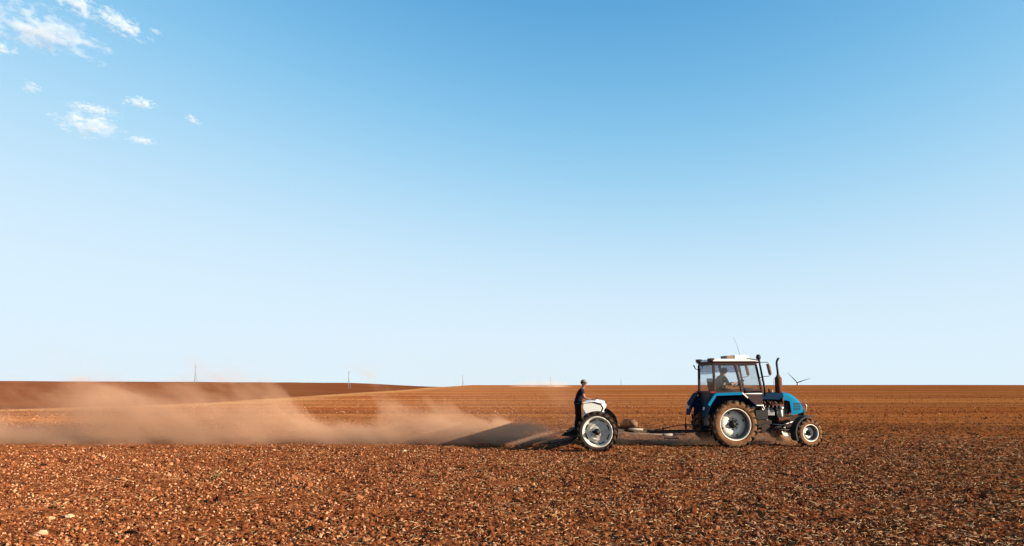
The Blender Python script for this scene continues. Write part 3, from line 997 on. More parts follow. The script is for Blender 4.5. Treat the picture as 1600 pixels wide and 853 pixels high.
# intake snorkel in front of the cab post
sn = empty('air_intake', (0, 0, 0), 0, tractor)
MB().tube([(1.10, -0.66, 1.62), (1.09, -0.69, 1.85), (0.97, -0.72, 2.50), (0.925, -0.72, 2.80)], [0.04, 0.034, 0.032, 0.032], 12).build('intake_pipe', M_['black'], sn)
mb = MB()
Mt = Matrix.Translation((0.915, -0.72, 2.86)) @ Matrix.Rotation(R(90), 4, 'X')
mb.lathe([(0, -0.075), (0.055, -0.075), (0.075, -0.04), (0.08, 0.02), (0.06, 0.03), (0.06, 0.07), (0.05, 0.08), (0, 0.08)], 18, Mt)
mb.build('pre_cleaner', M_['black'], sn)
MB().tube([(1.12, -0.60, 1.66), (1.10, -0.62, 2.06), (1.05, -0.64, 2.14), (1.0, -0.66, 2.12)], 0.012, 8).build('grab_rail', M_['black'], tractor)
# exhaust
ex = empty('exhaust', (0, 0, 0), 0, tractor)
Mt = Matrix.Translation((1.80, -0.16, 1.96)) @ Matrix.Rotation(R(90), 4, 'X')
MB().lathe([(0, -0.26), (0.10, -0.26), (0.115, -0.22), (0.115, 0.22), (0.10, 0.25), (0.06, 0.30), (0.048, 0.34), (0, 0.34)], 20, Matrix.Translation((1.80, -0.16, 1.96)) @ Matrix.Rotation(R(-90), 4, 'X') @ Matrix.Scale(-1, 4, (0, 1, 0))).build('muffler', M_['rust'], ex)
MB().tube([(1.80, -0.16, 2.25), (1.79, -0.16, 2.45), (1.775, -0.16, 2.66), (1.785, -0.16, 2.75), (1.83, -0.16, 2.82), (1.86, -0.16, 2.845)], [0.036] * 6, 12).build('tail_pipe', M_['black'], ex)
MB().tube([(1.50, -0.12, 1.70), (1.50, -0.12, 1.84)], 0.045, 12).build('filler_cap', M_['rust'], tractor)
MB().tube([(1.58, -0.16, 1.70), (1.58, -0.16, 1.80)], 0.028, 10).build('oil_breather', M_['white'], tractor)
# inside the cab
MB().box((-0.42, -0.26, 1.28), (0.02, 0.26, 1.62)).box((-0.42, -0.26, 1.60), (0.02, 0.26, 1.70)).build('seat', M_['black'], cab, bevel=0.04)
MB().beam((-0.40, 0, 1.66), (-0.48, 0, 2.18), 0.46, 0.09, up=(1, 0, 0)).build('seat_back', M_['black'], cab, bevel=0.04)
MB().box((0.66, -0.22, 1.28), (0.95, 0.22, 1.86)).build('dashboard', M_['black'], cab, bevel=0.05)
sw = empty('steering_wheel', (0, 0, 0), 0, cab)
sc_ = Vector((0.50, 0.0, 2.02))
ax = Vector((-0.55, 0, 0.83)).normalized()
e1 = Vector((0, 1, 0)); e2 = ax.cross(e1)
MB().tube([sc_ + (e1 * math.cos(t) + e2 * math.sin(t)) * 0.20 for t in [2 * math.pi * k / 28 for k in range(28)]], 0.015, 8, closed=True).build('wheel_ring', M_['black'], sw)
mb = MB()
for k in range(3):
    t = 2 * math.pi * k / 3 + 0.5
    mb.beam(sc_ - ax * 0.03, sc_ + (e1 * math.cos(t) + e2 * math.sin(t)) * 0.20, 0.03, 0.012)
mb.tube([sc_, sc_ - ax * 0.5], 0.03, 10)
mb.build('steering_column', M_['black'], sw)
# rear linkage and hitch
HITCH = Vector((-0.98, 0, 0.47))
lk = empty('rear_linkage', (0, 0, 0), 0, tractor)
for s in (-1, 1):
    MB().beam((-0.10, 0.22 * s, 0.58), (-0.98, 0.36 * s, 0.62), 0.05, 0.07).build('lower_arm', M_['iron'], lk)
    MB().beam((-0.20, 0.22 * s, 1.20), (-0.62, 0.32 * s, 1.14), 0.05, 0.07).build('lift_arm', M_['iron'], lk)
    MB().tube([(-0.60, 0.32 * s, 1.12), (-0.66, 0.32 * s, 0.62)], 0.022, 8).build('lift_rod', M_['iron'], lk)
MB().beam((-0.2, 0, 0.47), tuple(HITCH), 0.10, 0.06).build('drawbar_tongue', M_['iron'], lk)
MB().tube([(-0.3, 0, 1.0), (-0.9, 0, 1.08)], 0.025, 8).build('top_link', M_['iron'], lk)

# ---------------------------------------------------------------- seed drill
S_YAW = R(-8.0)
s_f = Vector((math.cos(S_YAW), math.sin(S_YAW), 0)); s_l = Vector((-math.sin(S_YAW), math.cos(S_YAW), 0))
near_w = at_z(934.5, 706.5, 0.0)
S_POS = Vector((near_w.x, near_w.y + 0.10, 0)) + s_l * 1.90
seeder = empty('seed_drill', S_POS, S_YAW)
tag(seeder, 'white seed drill on two tall cleated wheels hitched behind the tractor', 'seed drill')


def to_seeder(p):
    d = Vector(p) - S_POS
    return Vector((d.dot(s_f), d.dot(s_l), d.z))


for s in (-1, 1):
    w = empty('wheel', (0, 1.90 * s, 0.595), 0 if s < 0 else math.pi, seeder)
    Ro, Ri, W = 0.565, 0.44, 0.20
    MB().lathe(tyre_profile(Ro, Ri, W), 56).build('tyre', M_['tyre2'], w)
    lg = MB(); lugs(lg, Ro, 0.04, W, 20, sweep=0.20, lw=0.05); lg.build('tread', M_['tread'], w)['kind'] = 'stuff'
    h = W / 2
    rim = MB().lathe([(Ri - 0.04, h * 0.7), (Ri + 0.02, -h * 0.9), (Ri - 0.005, -h * 1.02), (Ri - 0.03, -h * 0.85), (Ri - 0.05, -h * 0.25), (Ri - 0.085, -h * 0.02), (Ri - 0.125, -h * 0.05), (Ri * 0.66, -h * 0.22), (Ri * 0.63, -h * 0.10), (Ri * 0.60, -h * 0.22),
                      (Ri * 0.47, -h * 0.30), (Ri * 0.44, -h * 0.16), (Ri * 0.40, -h * 0.24), (Ri * 0.25, -h * 0.34), (0, -h * 0.34)], 64)
    rim.build('rim', M_['rim2'], w)
    for k in range(8):
        a0 = 2 * math.pi * k / 8 + 0.12
        sl = MB(); arc_strip(sl, (0, 0), Ri - 0.105, a0, a0 + 0.5, -h * 0.16, h * 0.10, 0.030, 5)
        sl.build('rim_slot', M_['black'], w)
    hb = MB().lathe([(0.10, -h * 0.60), (0.09, -h * 0.9), (0.06, -h * 1.1), (0.055, -h * 1.75), (0, -h * 1.8)], 20)
    hb.build('hub', M_['iron'], w)
    ring(w, 'wheel_bolt', 0.125, 6, -h * 0.55, 0.013, 0.05)
    MB().box((-0.15, -h * 1.15, -0.035), (-0.03, -h * 0.62, 0.035)).build('drive_dog', M_['iron'], w, bevel=0.008)

# hopper
hp = empty('hopper', (0, 0, 0), 0, seeder)
HP = [(-0.403, 1.410), (-0.104, 1.450), (0.160, 1.390), (0.240, 1.290), (0.125, 1.090), (0.002, 0.930), (-0.209, 0.930), (-0.332, 1.090), (-0.429, 1.290)]
MB().prism(HP, -1.76, 1.78).build('hopper_body', M_['hopper'], hp, bevel=0.02)
EP = [(-0.407, 1.405), (-0.104, 1.435), (0.090, 1.380), (0.147, 1.290), (0.055, 1.090), (-0.016, 0.950), (-0.209, 0.950), (-0.332, 1.100), (-0.425, 1.280)]
MB().prism(EP, -1.785, -1.762).build('end_plate', M_['hopper'], hp, bevel=0.01)
st = [(-0.121, 1.445), (0.112, 1.385), (0.174, 1.285), (0.090, 1.080)]
mb = MB()
for a, b in zip(st[:-1], st[1:]):
    mb.beam((a[0], -1.775, a[1]), (b[0], -1.775, b[1]), 0.022, 0.032)
mb.build('end_strip', M_['black'], hp)  # black strip following the front edge of the end plate
MB().prism([(-0.420, 1.425), (-0.104, 1.462), (-0.104, 1.485), (-0.420, 1.447)], -1.80, 1.80).build('rear_lid', M_['hopper'], hp, bevel=0.006)
MB().prism([(-0.090, 1.462), (0.178, 1.402), (0.182, 1.426), (-0.090, 1.487)], -1.80, 1.80).build('front_lid', M_['hopper'], hp, bevel=0.006)
for yy in (-1.2, -0.45, 0.45, 1.2):
    MB().tube([(-0.09, yy - 0.09, 1.47), (-0.09, yy - 0.09, 1.525), (-0.09, yy + 0.09, 1.525), (-0.09, yy + 0.09, 1.47)], 0.012, 6).build('lid_handle', M_['rust'], hp)
for yy in (-1.66, -0.9, 0.0, 0.9, 1.66):
    MB().beam((-0.40, yy, 1.30), (-0.36, yy, 0.62), 0.07, 0.05, up=(1, 0, 0)).build('hopper_leg', M_['hopper'], hp)
    MB().beam((0.12, yy, 1.10), (0.30, yy, 0.62), 0.06, 0.05, up=(1, 0, 0)).build('hopper_leg', M_['hopper'], hp)
# frame
mb = MB()
mb.beam((0.38, -1.74, 0.60), (0.38, 1.74, 0.60), 0.10, 0.10)
mb.beam((-0.42, -1.74, 0.60), (-0.42, 1.74, 0.60), 0.10, 0.10)
for yy in (-1.72, -0.6, 0.6, 1.72):
    mb.beam((-0.42, yy, 0.60), (0.38, yy, 0.60), 0.08, 0.09)
mb.tube([(0, -1.9, 0.595), (0, 1.9, 0.595)], 0.035, 12)
mb.build('frame', M_['frame'], seeder, bevel=0.006)
# seed meters, tubes and disc openers
for k in range(12):
    yy = -1.62 + 3.24 * k / 11
    ox = 0.22 if k % 2 else -0.05
    op = empty('opener', (0, 0, 0), 0, seeder)
    MB().tube([(-0.10, yy, 0.98), (-0.09, yy, 0.75), (ox - 0.06, yy, 0.50), (ox - 0.07, yy, 0.28)], 0.022, 8).build('seed_tube', M_['black'], op)
    MB().beam((0.36, yy, 0.56), (ox, yy, 0.20), 0.03, 0.05).build('opener_arm', M_['frame'], op)
    for q in (-0.03, 0.03):
        MB().lathe([(0, q - 0.003), (0.17, q - 0.001), (0.17, q + 0.001), (0, q + 0.003)], 24, Matrix.Translation((ox, yy, 0.145))).build('opener_disc', M_['steel'], op)
# footboard along the back
fb = empty('footboard', (0, 0, 0), 0, seeder)
for k in range(3):
    MB().box((-0.98 + 0.135 * k, -1.70, 0.50), (-0.86 + 0.135 * k, 1.70, 0.53)).build('board', M_['board'], fb, bevel=0.005)
for yy in (-1.73, -0.6, 0.6, 1.73):
    MB().prism([(-1.07, 0.455), (-1.07, 0.497), (-0.42, 0.497), (-0.42, 0.40)], yy - 0.02, yy + 0.02).build('bracket', M_['black'], fb)
MB().prism([(-1.07, 0.50), (-0.80, 0.60), (-0.50, 0.74), (-0.47, 0.50)], -1.76, -1.735).build('side_board', M_['board'], fb)
# trailing covering tines
for yy in (-1.55, -0.55, 0.55, 1.55):
    MB().tube([(-0.50, yy, 0.48), (-0.72, yy - 0.02, 0.36), (-0.80, yy - 0.03, 0.28), (-1.15, yy - 0.05, 0.15), (-1.50, yy - 0.08, 0.075), (-1.80, yy - 0.1, 0.05)], [0.022, 0.02, 0.024, 0.016, 0.014, 0.012], 8).build('covering_tine', M_['black'], seeder)
# hitch
hw = tractor.matrix_world
h_world = T_POS + Vector((HITCH.x * math.cos(T_YAW), HITCH.x * math.sin(T_YAW), HITCH.z))
H = to_seeder(h_world)
db = empty('drawbar', (0, 0, 0), 0, seeder)
mid = Vector((1.75, H.y * 0.62, 0.46))
MB().beam((0.40, -0.75, 0.57), mid, 0.09, 0.08).build('drawbar_arm', M_['frame'], db)
MB().beam((0.40, 1.30, 0.57), mid + Vector((0, 0.05, 0)), 0.09, 0.08).build('drawbar_arm', M_['frame'], db)
mb = MB().beam(mid - Vector((0.1, 0, 0)), H - Vector((0.08, 0, 0)), 0.11, 0.10)
mb.lathe([(0.03, -0.02), (0.09, -0.02), (0.09, 0.02), (0.03, 0.02)], 16, Matrix.Translation(H) @ Matrix.Rotation(R(90), 4, 'X'), closed=True)
mb.build('tongue', M_['frame'], db, bevel=0.006)
MB().tube([(0.95, -0.45, 0.60), (1.38, -0.22, 0.575)], 0.032, 10).build('grey_pipe', M_['grey'], db)
MB().tube([(0.42, -1.0, 0.53), (1.9, -0.10, 0.42), (2.35, 0.2, 0.40)], 0.009, 8).build('pull_rod', M_['grey'], db)
cyl = empty('hydraulic_cylinder', (0, 0, 0), 0, db)
MB().tube([(2.02, -0.03, 0.40), (2.42, 0.25, 0.39)], 0.045, 12).build('cylinder_barrel', M_['grey'], cyl)
MB().tube([(2.42, 0.25, 0.39), (2.72, 0.45, 0.40)], 0.022, 10).build('cylinder_rod', M_['steel'], cyl)
MB().box((2.05, 0.0, 0.27), (2.50, 0.10, 0.315)).build('rest_bracket', M_['black'], cyl)
jx = 2.80
jy = H.y * 0.9
MB().tube([(jx, jy, 0.40), (jx, jy, 0.72)], 0.032, 10).tube([(jx, jy, 0.72), (jx, jy, 0.93)], 0.014, 8).build('jack', M_['frame'], db)
MB().tube([(jx - 1.0, jy - 0.25, 0.52), (jx - 0.6, jy - 0.1, 0.58), (jx - 0.25, jy, 0.66), (jx, jy, 0.68)], 0.014, 8).build('hose', M_['black'], db)
MB().tube([(jx, jy, 0.68), (jx + 0.25, jy + 0.05, 0.69), (jx + 0.5, jy + 0.1, 0.62), (jx + 0.75, jy + 0.05, 0.50)], 0.014, 8).build('hose', M_['black'], db)
MB().tube([(jx, jy, 0.64), (jx + 0.28, jy - 0.03, 0.64), (jx + 0.5, jy, 0.56), (jx + 0.7, jy, 0.48)], 0.012, 8).build('hose', M_['black'], db)
MB().tube([(2.05, mid.y, 0.50), (2.05, mid.y, 0.60)], 0.03, 8).build('lock_pin', M_['rust'], db)

# bundle lying on the drawbar
bp = S_POS + s_f * 0.98 + s_l * 0.25
vv, ff = [], []
nu, nv = 20, 10
for i in range(nv + 1):
    ph = math.pi * i / nv
    for k in range(nu):
        t = 2 * math.pi * k / nu
        d = Vector((math.sin(ph) * math.cos(t), math.sin(ph) * math.sin(t), math.cos(ph)))
        wob = 1 + 0.10 * math.sin(3 * t + 2 * d.z) + 0.06 * math.sin(7 * d.x + 5 * d.y) + 0.05 * math.sin(11 * d.z + 3 * t)
        vv.append((d.x * 0.26 * wob, d.y * 0.36 * wob, max(-0.10, d.z * 0.15 * wob)))
for i in range(nv):
    for k in range(nu):
        ff.append((i * nu + k, i * nu + (k + 1) % nu, (i + 1) * nu + (k + 1) % nu, (i + 1) * nu + k))
mb = MB().add(vv, ff, smooth=True)
bundle = mb.build('sack', M_['tarp'], None, loc=(bp.x, bp.y, 0.715), rz=0.3)
tag(bundle, 'brown lumpy sack lying on the drawbar just ahead of the drill', 'sack')


# ---------------------------------------------------------------- people
def skin_mesh(name, pts, edges, mat, parent, root=0, sub=2, smooth_=True):
    me = bpy.data.meshes.new(name + '_base')
    names = list(pts)
    idx = {n: i for i, n in enumerate(names)}
    me.from_pydata([pts[n][0] for n in names], [(idx[a], idx[b]) for a, b in edges], [])
    o = bpy.data.objects.new(name + '_base', me)
    col.objects.link(o)
    md = o.modifiers.new('skin', 'SKIN')
    lay = me.skin_vertices[0] if me.skin_vertices else None
    if lay is None:
        import bmesh
        bm = bmesh.new(); bm.from_mesh(me); bm.verts.layers.skin.verify(); bm.to_mesh(me); bm.free()
        lay = me.skin_vertices[0]
    for i, n in enumerate(names):
        r = pts[n][1]
        lay.data[i].radius = (r, r) if isinstance(r, (int, float)) else r
        lay.data[i].use_root = (i == root)
    md.use_smooth_shade = True
    sd = o.modifiers.new('sub', 'SUBSURF'); sd.levels = sub; sd.render_levels = sub
    dg = bpy.context.evaluated_depsgraph_get()
    m2 = bpy.data.meshes.new_from_object(o.evaluated_get(dg))
    m2.name = name
    bpy.data.objects.remove(o)
    m2.materials.clear()
    m2.materials.append(mat)
    m2.polygons.foreach_set('use_smooth', [True] * len(m2.polygons))
    b = bpy.data.objects.new(name, m2)
    col.objects.link(b)
    b.parent = parent
    return b


def hand_pts(P, E, key, wrist, fwd, out, down, spread=0.021):
    """palm and five curled fingers continuing a wrist vertex"""
    fwd, out, down = Vector(fwd).normalized(), Vector(out).normalized(), Vector(down).normalized()
    w = Vector(wrist)
    palm = w + fwd * 0.05
    P[key + 'palm'] = (tuple(palm), (0.020, 0.034)); E.append((key + 'wr', key + 'palm'))
    kn = w + fwd * 0.085
    P[key + 'kn'] = (tuple(kn), (0.016, 0.036)); E.append((key + 'palm', key + 'kn'))
    for i, ln in enumerate((0.068, 0.078, 0.074, 0.058)):
        b = kn + out * (spread * (1.5 - i)) + fwd * 0.012
        m = b + fwd * ln * 0.5 + down * 0.010
        t = m + fwd * ln * 0.35 + down * 0.030
        for q, pp, r in (('a', b, 0.010), ('b', m, 0.009), ('c', t, 0.008)):
            P[f'{key}f{i}{q}'] = (tuple(pp), r)
        E += [(key + 'kn', f'{key}f{i}a'), (f'{key}f{i}a', f'{key}f{i}b'), (f'{key}f{i}b', f'{key}f{i}c')]
    b = palm + out * 0.036 - fwd * 0.01
    m = b + out * 0.018 + fwd * 0.035 + down * 0.008
    P[key + 't0'] = (tuple(b), 0.012); P[key + 't1'] = (tuple(m), 0.010); P[key + 't2'] = (tuple(m + fwd * 0.028 + down * 0.012), 0.009)
    E += [(key + 'palm', key + 't0'), (key + 't0', key + 't1'), (key + 't1', key + 't2')]


def head_parts(root, hc, face_dir, cap_mat, skin, with_cap=True):
    """eyes, brows, hair and cap around a head centred at hc; face_dir is horizontal"""
    f = Vector(face_dir).normalized(); l = Vector((-f.y, f.x, 0)); u = Vector((0, 0, 1))
    B = Matrix((( f.x, l.x, 0, hc[0]), (f.y, l.y, 0, hc[1]), (0, 0, 1, hc[2]), (0, 0, 0, 1)))

    def ell(c, r, n=14, m=8, zmin=-9):
        mb = MB(); vv = []; ff = []
        for i in range(m + 1):
            ph = math.pi * i / m
            for k in range(n):
                t = 2 * math.pi * k / n
                vv.append(Vector((c[0] + r[0] * math.sin(ph) * math.cos(t), c[1] + r[1] * math.sin(ph) * math.sin(t), max(zmin, c[2] + r[2] * math.cos(ph)))))
        for i in range(m):
            for k in range(n):
                ff.append((i * n + k, i * n + (k + 1) % n, (i + 1) * n + (k + 1) % n, (i + 1) * n + k))
        mb.add(vv, ff, B, True)
        return mb
    for s in (-1, 1):
        ell((0.090, 0.032 * s, 0.012), (0.012, 0.016, 0.010)).build('eye', M_['black'], root)
        ell((-0.005, 0.077 * s, 0.0), (0.018, 0.010, 0.030)).build('ear', skin, root)
    ell((-0.022, 0, 0.035), (0.092, 0.082, 0.090), zmin=-0.045).build('hair', M_['hair'], root)
    if with_cap:
        cp = empty('cap', (0, 0, 0), 0, root)
        ell((-0.006, 0, 0.060), (0.108, 0.090, 0.080), zmin=0.045).build('cap_crown', cap_mat, cp)
        mb = MB()
        vv = []
        for k in range(9):
            t = R(-75 + 150 * k / 8)
            vv.append((0.085 * math.cos(t) + 0.0, 0.085 * math.sin(t), 0.052))
        for k in range(9):
            t = R(-75 + 150 * k / 8)
            vv.append((0.085 * math.cos(t) + 0.085 * math.cos(t) ** 0.5 * 0.9, 0.083 * math.sin(t), 0.040))
        vv += [(a, b, c - 0.006) for a, b, c in vv]
        ff = [(k, k + 1, k + 10, k + 9) for k in range(8)] + [(18 + k + 9, 18 + k + 10, 18 + k + 1, 18 + k) for k in range(8)] + [(9 + k, 10 + k, 28 + k, 27 + k) for k in range(8)]
        mb.add(vv, ff, B)
        mb.build('cap_peak', cap_mat, cp)


# --- the man riding on the footboard
man_local = Vector((-0.61, -1.05, 0.53))
man_w = S_POS + s_f * man_local.x + s_l * man_local.y + Vector((0, 0, man_local.z))
man = empty('person', man_w, S_YAW)
man.scale = (0.93, 0.93, 0.93)
tag(man, 'person in grey cap and navy shirt standing on the drill footboard, hands on the hopper', 'person')
P, E = {}, []
P['pelvis'] = ((0.0, 0, 0.92), (0.10, 0.10))
P['waist'] = ((0.03, 0, 1.05), (0.09, 0.09))
P['chest'] = ((0.09, 0, 1.24), (0.10, 0.10))
P['sh'] = ((0.13, 0, 1.36), (0.07, 0.07))
P['neck'] = ((0.175, 0, 1.45), 0.052)
P['jaw'] = ((0.215, 0, 1.525), (0.066, 0.064))
P['head'] = ((0.21, 0, 1.59), (0.092, 0.078))
P['crown'] = ((0.20, 0, 1.655), (0.066, 0.060))
P['nose'] = ((0.31, -0.02, 1.575), 0.013)
E += [('pelvis', 'waist'), ('waist', 'chest'), ('chest', 'sh'), ('sh', 'neck'), ('neck', 'jaw'), ('jaw', 'head'), ('head', 'crown'), ('head', 'nose')]
arm = {}
for s, k in ((-1, 'r'), (1, 'l')):
    A = {'s': (0.135, 0.175 * s, 1.35), 'e': (0.23, 0.25 * s, 1.12), 'wr': (0.43, 0.20 * s, 1.085)}
    arm[k] = A
    P[k + 's'] = (A['s'], 0.058); P[k + 'm'] = ((0.19, 0.225 * s, 1.23), 0.046); P[k + 'e'] = (A['e'], 0.040); P[k + 'fa'] = ((0.33, 0.235 * s, 1.095), 0.038); P[k + 'wr'] = (A['wr'], (0.024, 0.028))
    E += [('sh', k + 's'), (k + 's', k + 'm'), (k + 'm', k + 'e'), (k + 'e', k + 'fa'), (k + 'fa', k + 'wr')]
    hand_pts(P, E, k, A['wr'], (1, -0.1 * s, -0.10), (0, -s, 0), (0, 0, -1))
    fx = 0.03 * s
    P[k + 'hip'] = ((0.0, 0.095 * s, 0.82), 0.07); P[k + 'kn_'] = ((0.02 + fx, 0.10 * s, 0.47), 0.060); P[k + 'cf'] = ((-0.02 + fx, 0.10 * s, 0.32), 0.055); P[k + 'an'] = ((-0.02 + fx, 0.105 * s, 0.09), 0.040); P[k + 'toe'] = ((0.14 + fx, 0.12 * s, 0.045), (0.032, 0.042))
    E += [('pelvis', k + 'hip'), (k + 'hip', k + 'kn_'), (k + 'kn_', k + 'cf'), (k + 'cf', k + 'an'), (k + 'an', k + 'toe')]
skin_mesh('body', P, E, M_['skin'], man)
S2 = {'hem': ((0.0, 0, 0.86), (0.150, 0.150)), 'pelvis': ((0.0, 0, 0.95), (0.150, 0.160)), 'waist': ((0.025, 0, 1.05), (0.138, 0.160)), 'chest': ((0.085, 0, 1.24), (0.145, 0.175)), 'sh': ((0.12, 0, 1.37), (0.10, 0.14)), 'col': ((0.16, 0, 1.43), 0.068)}
SE = [('hem', 'pelvis'), ('pelvis', 'waist'), ('waist', 'chest'), ('chest', 'sh'), ('sh', 'col')]
for s, k in ((-1, 'r'), (1, 'l')):
    S2[k + 's'] = ((0.13, 0.18 * s, 1.355), 0.075); S2[k + 'm'] = ((0.188, 0.228 * s, 1.225), 0.066)
    SE += [('sh', k + 's'), (k + 's', k + 'm')]
skin_mesh('shirt', S2, SE, M_['shirt'], man)
S3 = {'top': ((0.005, 0, 1.0), (0.125, 0.13)), 'pelvis': ((0.0, 0, 0.92), (0.14, 0.14))}
SE = [('top', 'pelvis')]
for s, k in ((-1, 'r'), (1, 'l')):
    fx = 0.03 * s
    S3[k + 'hip'] = ((0.0, 0.095 * s, 0.83), 0.108); S3[k + 'kn'] = ((0.02 + fx, 0.10 * s, 0.47), 0.080); S3[k + 'cf'] = ((-0.02 + fx, 0.10 * s, 0.30), 0.074); S3[k + 'an'] = ((-0.02 + fx, 0.105 * s, 0.10), 0.068)
    SE += [('pelvis', k + 'hip'), (k + 'hip', k + 'kn'), (k + 'kn', k + 'cf'), (k + 'cf', k + 'an')]
skin_mesh('trousers', S3, SE, M_['trousers'], man)
for s in (-1, 1):
    fx = 0.03 * s
    skin_mesh('boot', {'a': ((-0.02 + fx, 0.105 * s, 0.14), 0.055), 'h': ((-0.03 + fx, 0.105 * s, 0.052), 0.052), 't': ((0.16 + fx, 0.12 * s, 0.045), (0.043, 0.05))}, [('a', 'h'), ('h', 't')], M_['boot'], man)
head_parts(man, (0.21, 0, 1.59), (1, -0.25, 0), M_['cap'], M_['skin'])

# --- the driver
drv_l = Vector((-0.20, 0.0, 1.70))
drv_w = T_POS + Vector((drv_l.x * math.cos(T_YAW) - drv_l.y * math.sin(T_YAW), drv_l.x * math.sin(T_YAW) + drv_l.y * math.cos(T_YAW), drv_l.z))
drv = empty('person', drv_w, T_YAW)
tag(drv, 'person in grey-brown jacket seated in the tractor cab, leaning to the steering wheel', 'person')
P, E = {}, []
P['pelvis'] = ((0.0, 0, 0.10), (0.10, 0.10)); P['waist'] = ((0.03, 0, 0.22), (0.09, 0.09)); P['chest'] = ((0.10, 0, 0.40), (0.10, 0.10)); P['sh'] = ((0.155, 0, 0.50), (0.07, 0.07))
P['neck'] = ((0.195, 0, 0.58), 0.052); P['jaw'] = ((0.235, 0, 0.645), (0.066, 0.064)); P['head'] = ((0.23, 0, 0.70), (0.092, 0.078)); P['crown'] = ((0.22, 0, 0.765), (0.066, 0.060)); P['nose'] = ((0.33, 0, 0.685), 0.013)
E += [('pelvis', 'waist'), ('waist', 'chest'), ('chest', 'sh'), ('sh', 'neck'), ('neck', 'jaw'), ('jaw', 'head'), ('head', 'crown'), ('head', 'nose')]
S2 = {'pelvis': ((-0.01, 0, 0.11), (0.16, 0.19)), 'waist': ((0.01, 0, 0.22), (0.16, 0.18)), 'chest': ((0.09, 0, 0.40), (0.16, 0.19)), 'sh': ((0.15, 0, 0.52), (0.11, 0.15)), 'col': ((0.18, 0, 0.565), 0.07)}
SE = [('pelvis', 'waist'), ('waist', 'chest'), ('chest', 'sh'), ('sh', 'col')]
S3 = {'pelvis': ((0.0, 0, 0.10), (0.14, 0.17))}; S3E = []
for s, k in ((-1, 'r'), (1, 'l')):
    P[k + 's'] = ((0.16, 0.175 * s, 0.50), 0.056); P[k + 'e'] = ((0.28, 0.25 * s, 0.27), 0.042); P[k + 'wr'] = ((0.51, 0.19 * s, 0.33), (0.024, 0.028))
    E += [('sh', k + 's'), (k + 's', k + 'e'), (k + 'e', k + 'wr')]
    hand_pts(P, E, k, P[k + 'wr'][0], (1, -0.2 * s, 0.15), (0, -s, 0.2), (0.2, 0, -1))
    P[k + 'hip'] = ((0.06, 0.10 * s, 0.08), 0.09); P[k + 'kn_'] = ((0.45, 0.15 * s, 0.06), 0.062); P[k + 'an'] = ((0.52, 0.15 * s, -0.34), 0.042); P[k + 'toe'] = ((0.68, 0.16 * s, -0.375), (0.032, 0.042))
    E += [('pelvis', k + 'hip'), (k + 'hip', k + 'kn_'), (k + 'kn_', k + 'an'), (k + 'an', k + 'toe')]
    S2[k + 's'] = ((0.155, 0.185 * s, 0.51), 0.078); S2[k + 'e'] = ((0.27, 0.255 * s, 0.27), 0.060); S2[k + 'w'] = ((0.46, 0.205 * s, 0.315), 0.045)
    SE += [('sh', k + 's'), (k + 's', k + 'e'), (k + 'e', k + 'w')]
    S3[k + 'hip'] = ((0.07, 0.10 * s, 0.08), 0.10); S3[k + 'kn'] = ((0.45, 0.15 * s, 0.06), 0.078); S3[k + 'an'] = ((0.52, 0.15 * s, -0.31), 0.062)
    S3E += [('pelvis', k + 'hip'), (k + 'hip', k + 'kn'), (k + 'kn', k + 'an')]
skin_mesh('body', P, E, M_['skin2'], drv)
skin_mesh('jacket', S2, SE, M_['jacket'], drv)
skin_mesh('trousers', S3, S3E, M_['trousers'], drv)
for s in (-1, 1):
    skin_mesh('boot', {'a': ((0.52, 0.15 * s, -0.30), 0.052), 'h': ((0.51, 0.15 * s, -0.368), 0.050), 't': ((0.69, 0.16 * s, -0.372), (0.042, 0.05))}, [('a', 'h'), ('h', 't')], M_['boot'], drv)
head_parts(drv, (0.23, 0, 0.70), (1, -0.1, 0), M_['cap'], M_['skin2'])

# ---------------------------------------------------------------- power poles along the skyline
POLES = [(306, 569, 530, 0.0, 'tallest power pole, on the left skyline above the dust plume'),
         (545, 579, 660, 0.0, 'power pole on the skyline over the middle of the dust'),
         (723, 585, 900, 0.0, 'thin power pole where the dark hill meets the skyline'),
         (860, 588, 1100, 0.0, 'faint power pole on the skyline just left of the standing person'),
         (970, 591, 1230, 0.0, 'faint power pole on the skyline between the drill and the tractor'),
         (1208, 589, 1240, 0.0, 'thin power pole on the skyline beside the tractor exhaust')]
for px, py, yd, _, lab in POLES:
    top = at_y(px, py, yd)
    zb = float(terrain(top.x, top.y)) - 0.4
    po = empty('power_pole', (top.x, top.y, zb), 0.25)
    tag(po, lab, 'power pole', 'power poles along the skyline')
    h = top.z - zb
    MB().tube([(0, 0, 0), (0, 0, h)], [0.27, 0.17], 8).build('pole', M_['pole'], po)
    MB().tube([(2.2, 0, 0), (0.1, 0, h * 0.62)], [0.16, 0.14], 8).build('brace', M_['pole'], po)
    MB().beam((-1.1, 0, h - 1.6), (1.1, 0, h - 1.6), 0.16, 0.2).build('cross_arm', M_['pole'], po)
    for dx in (-0.95, 0.95):
        MB().tube([(dx, 0, h - 1.5), (dx, 0, h - 1.1)], 0.09, 6).build('insulator', M_['pole'], po)
    MB().tube([(0, 0, h), (0, 0, h + 0.45)], 0.09, 6).build('insulator', M_['pole'], po)

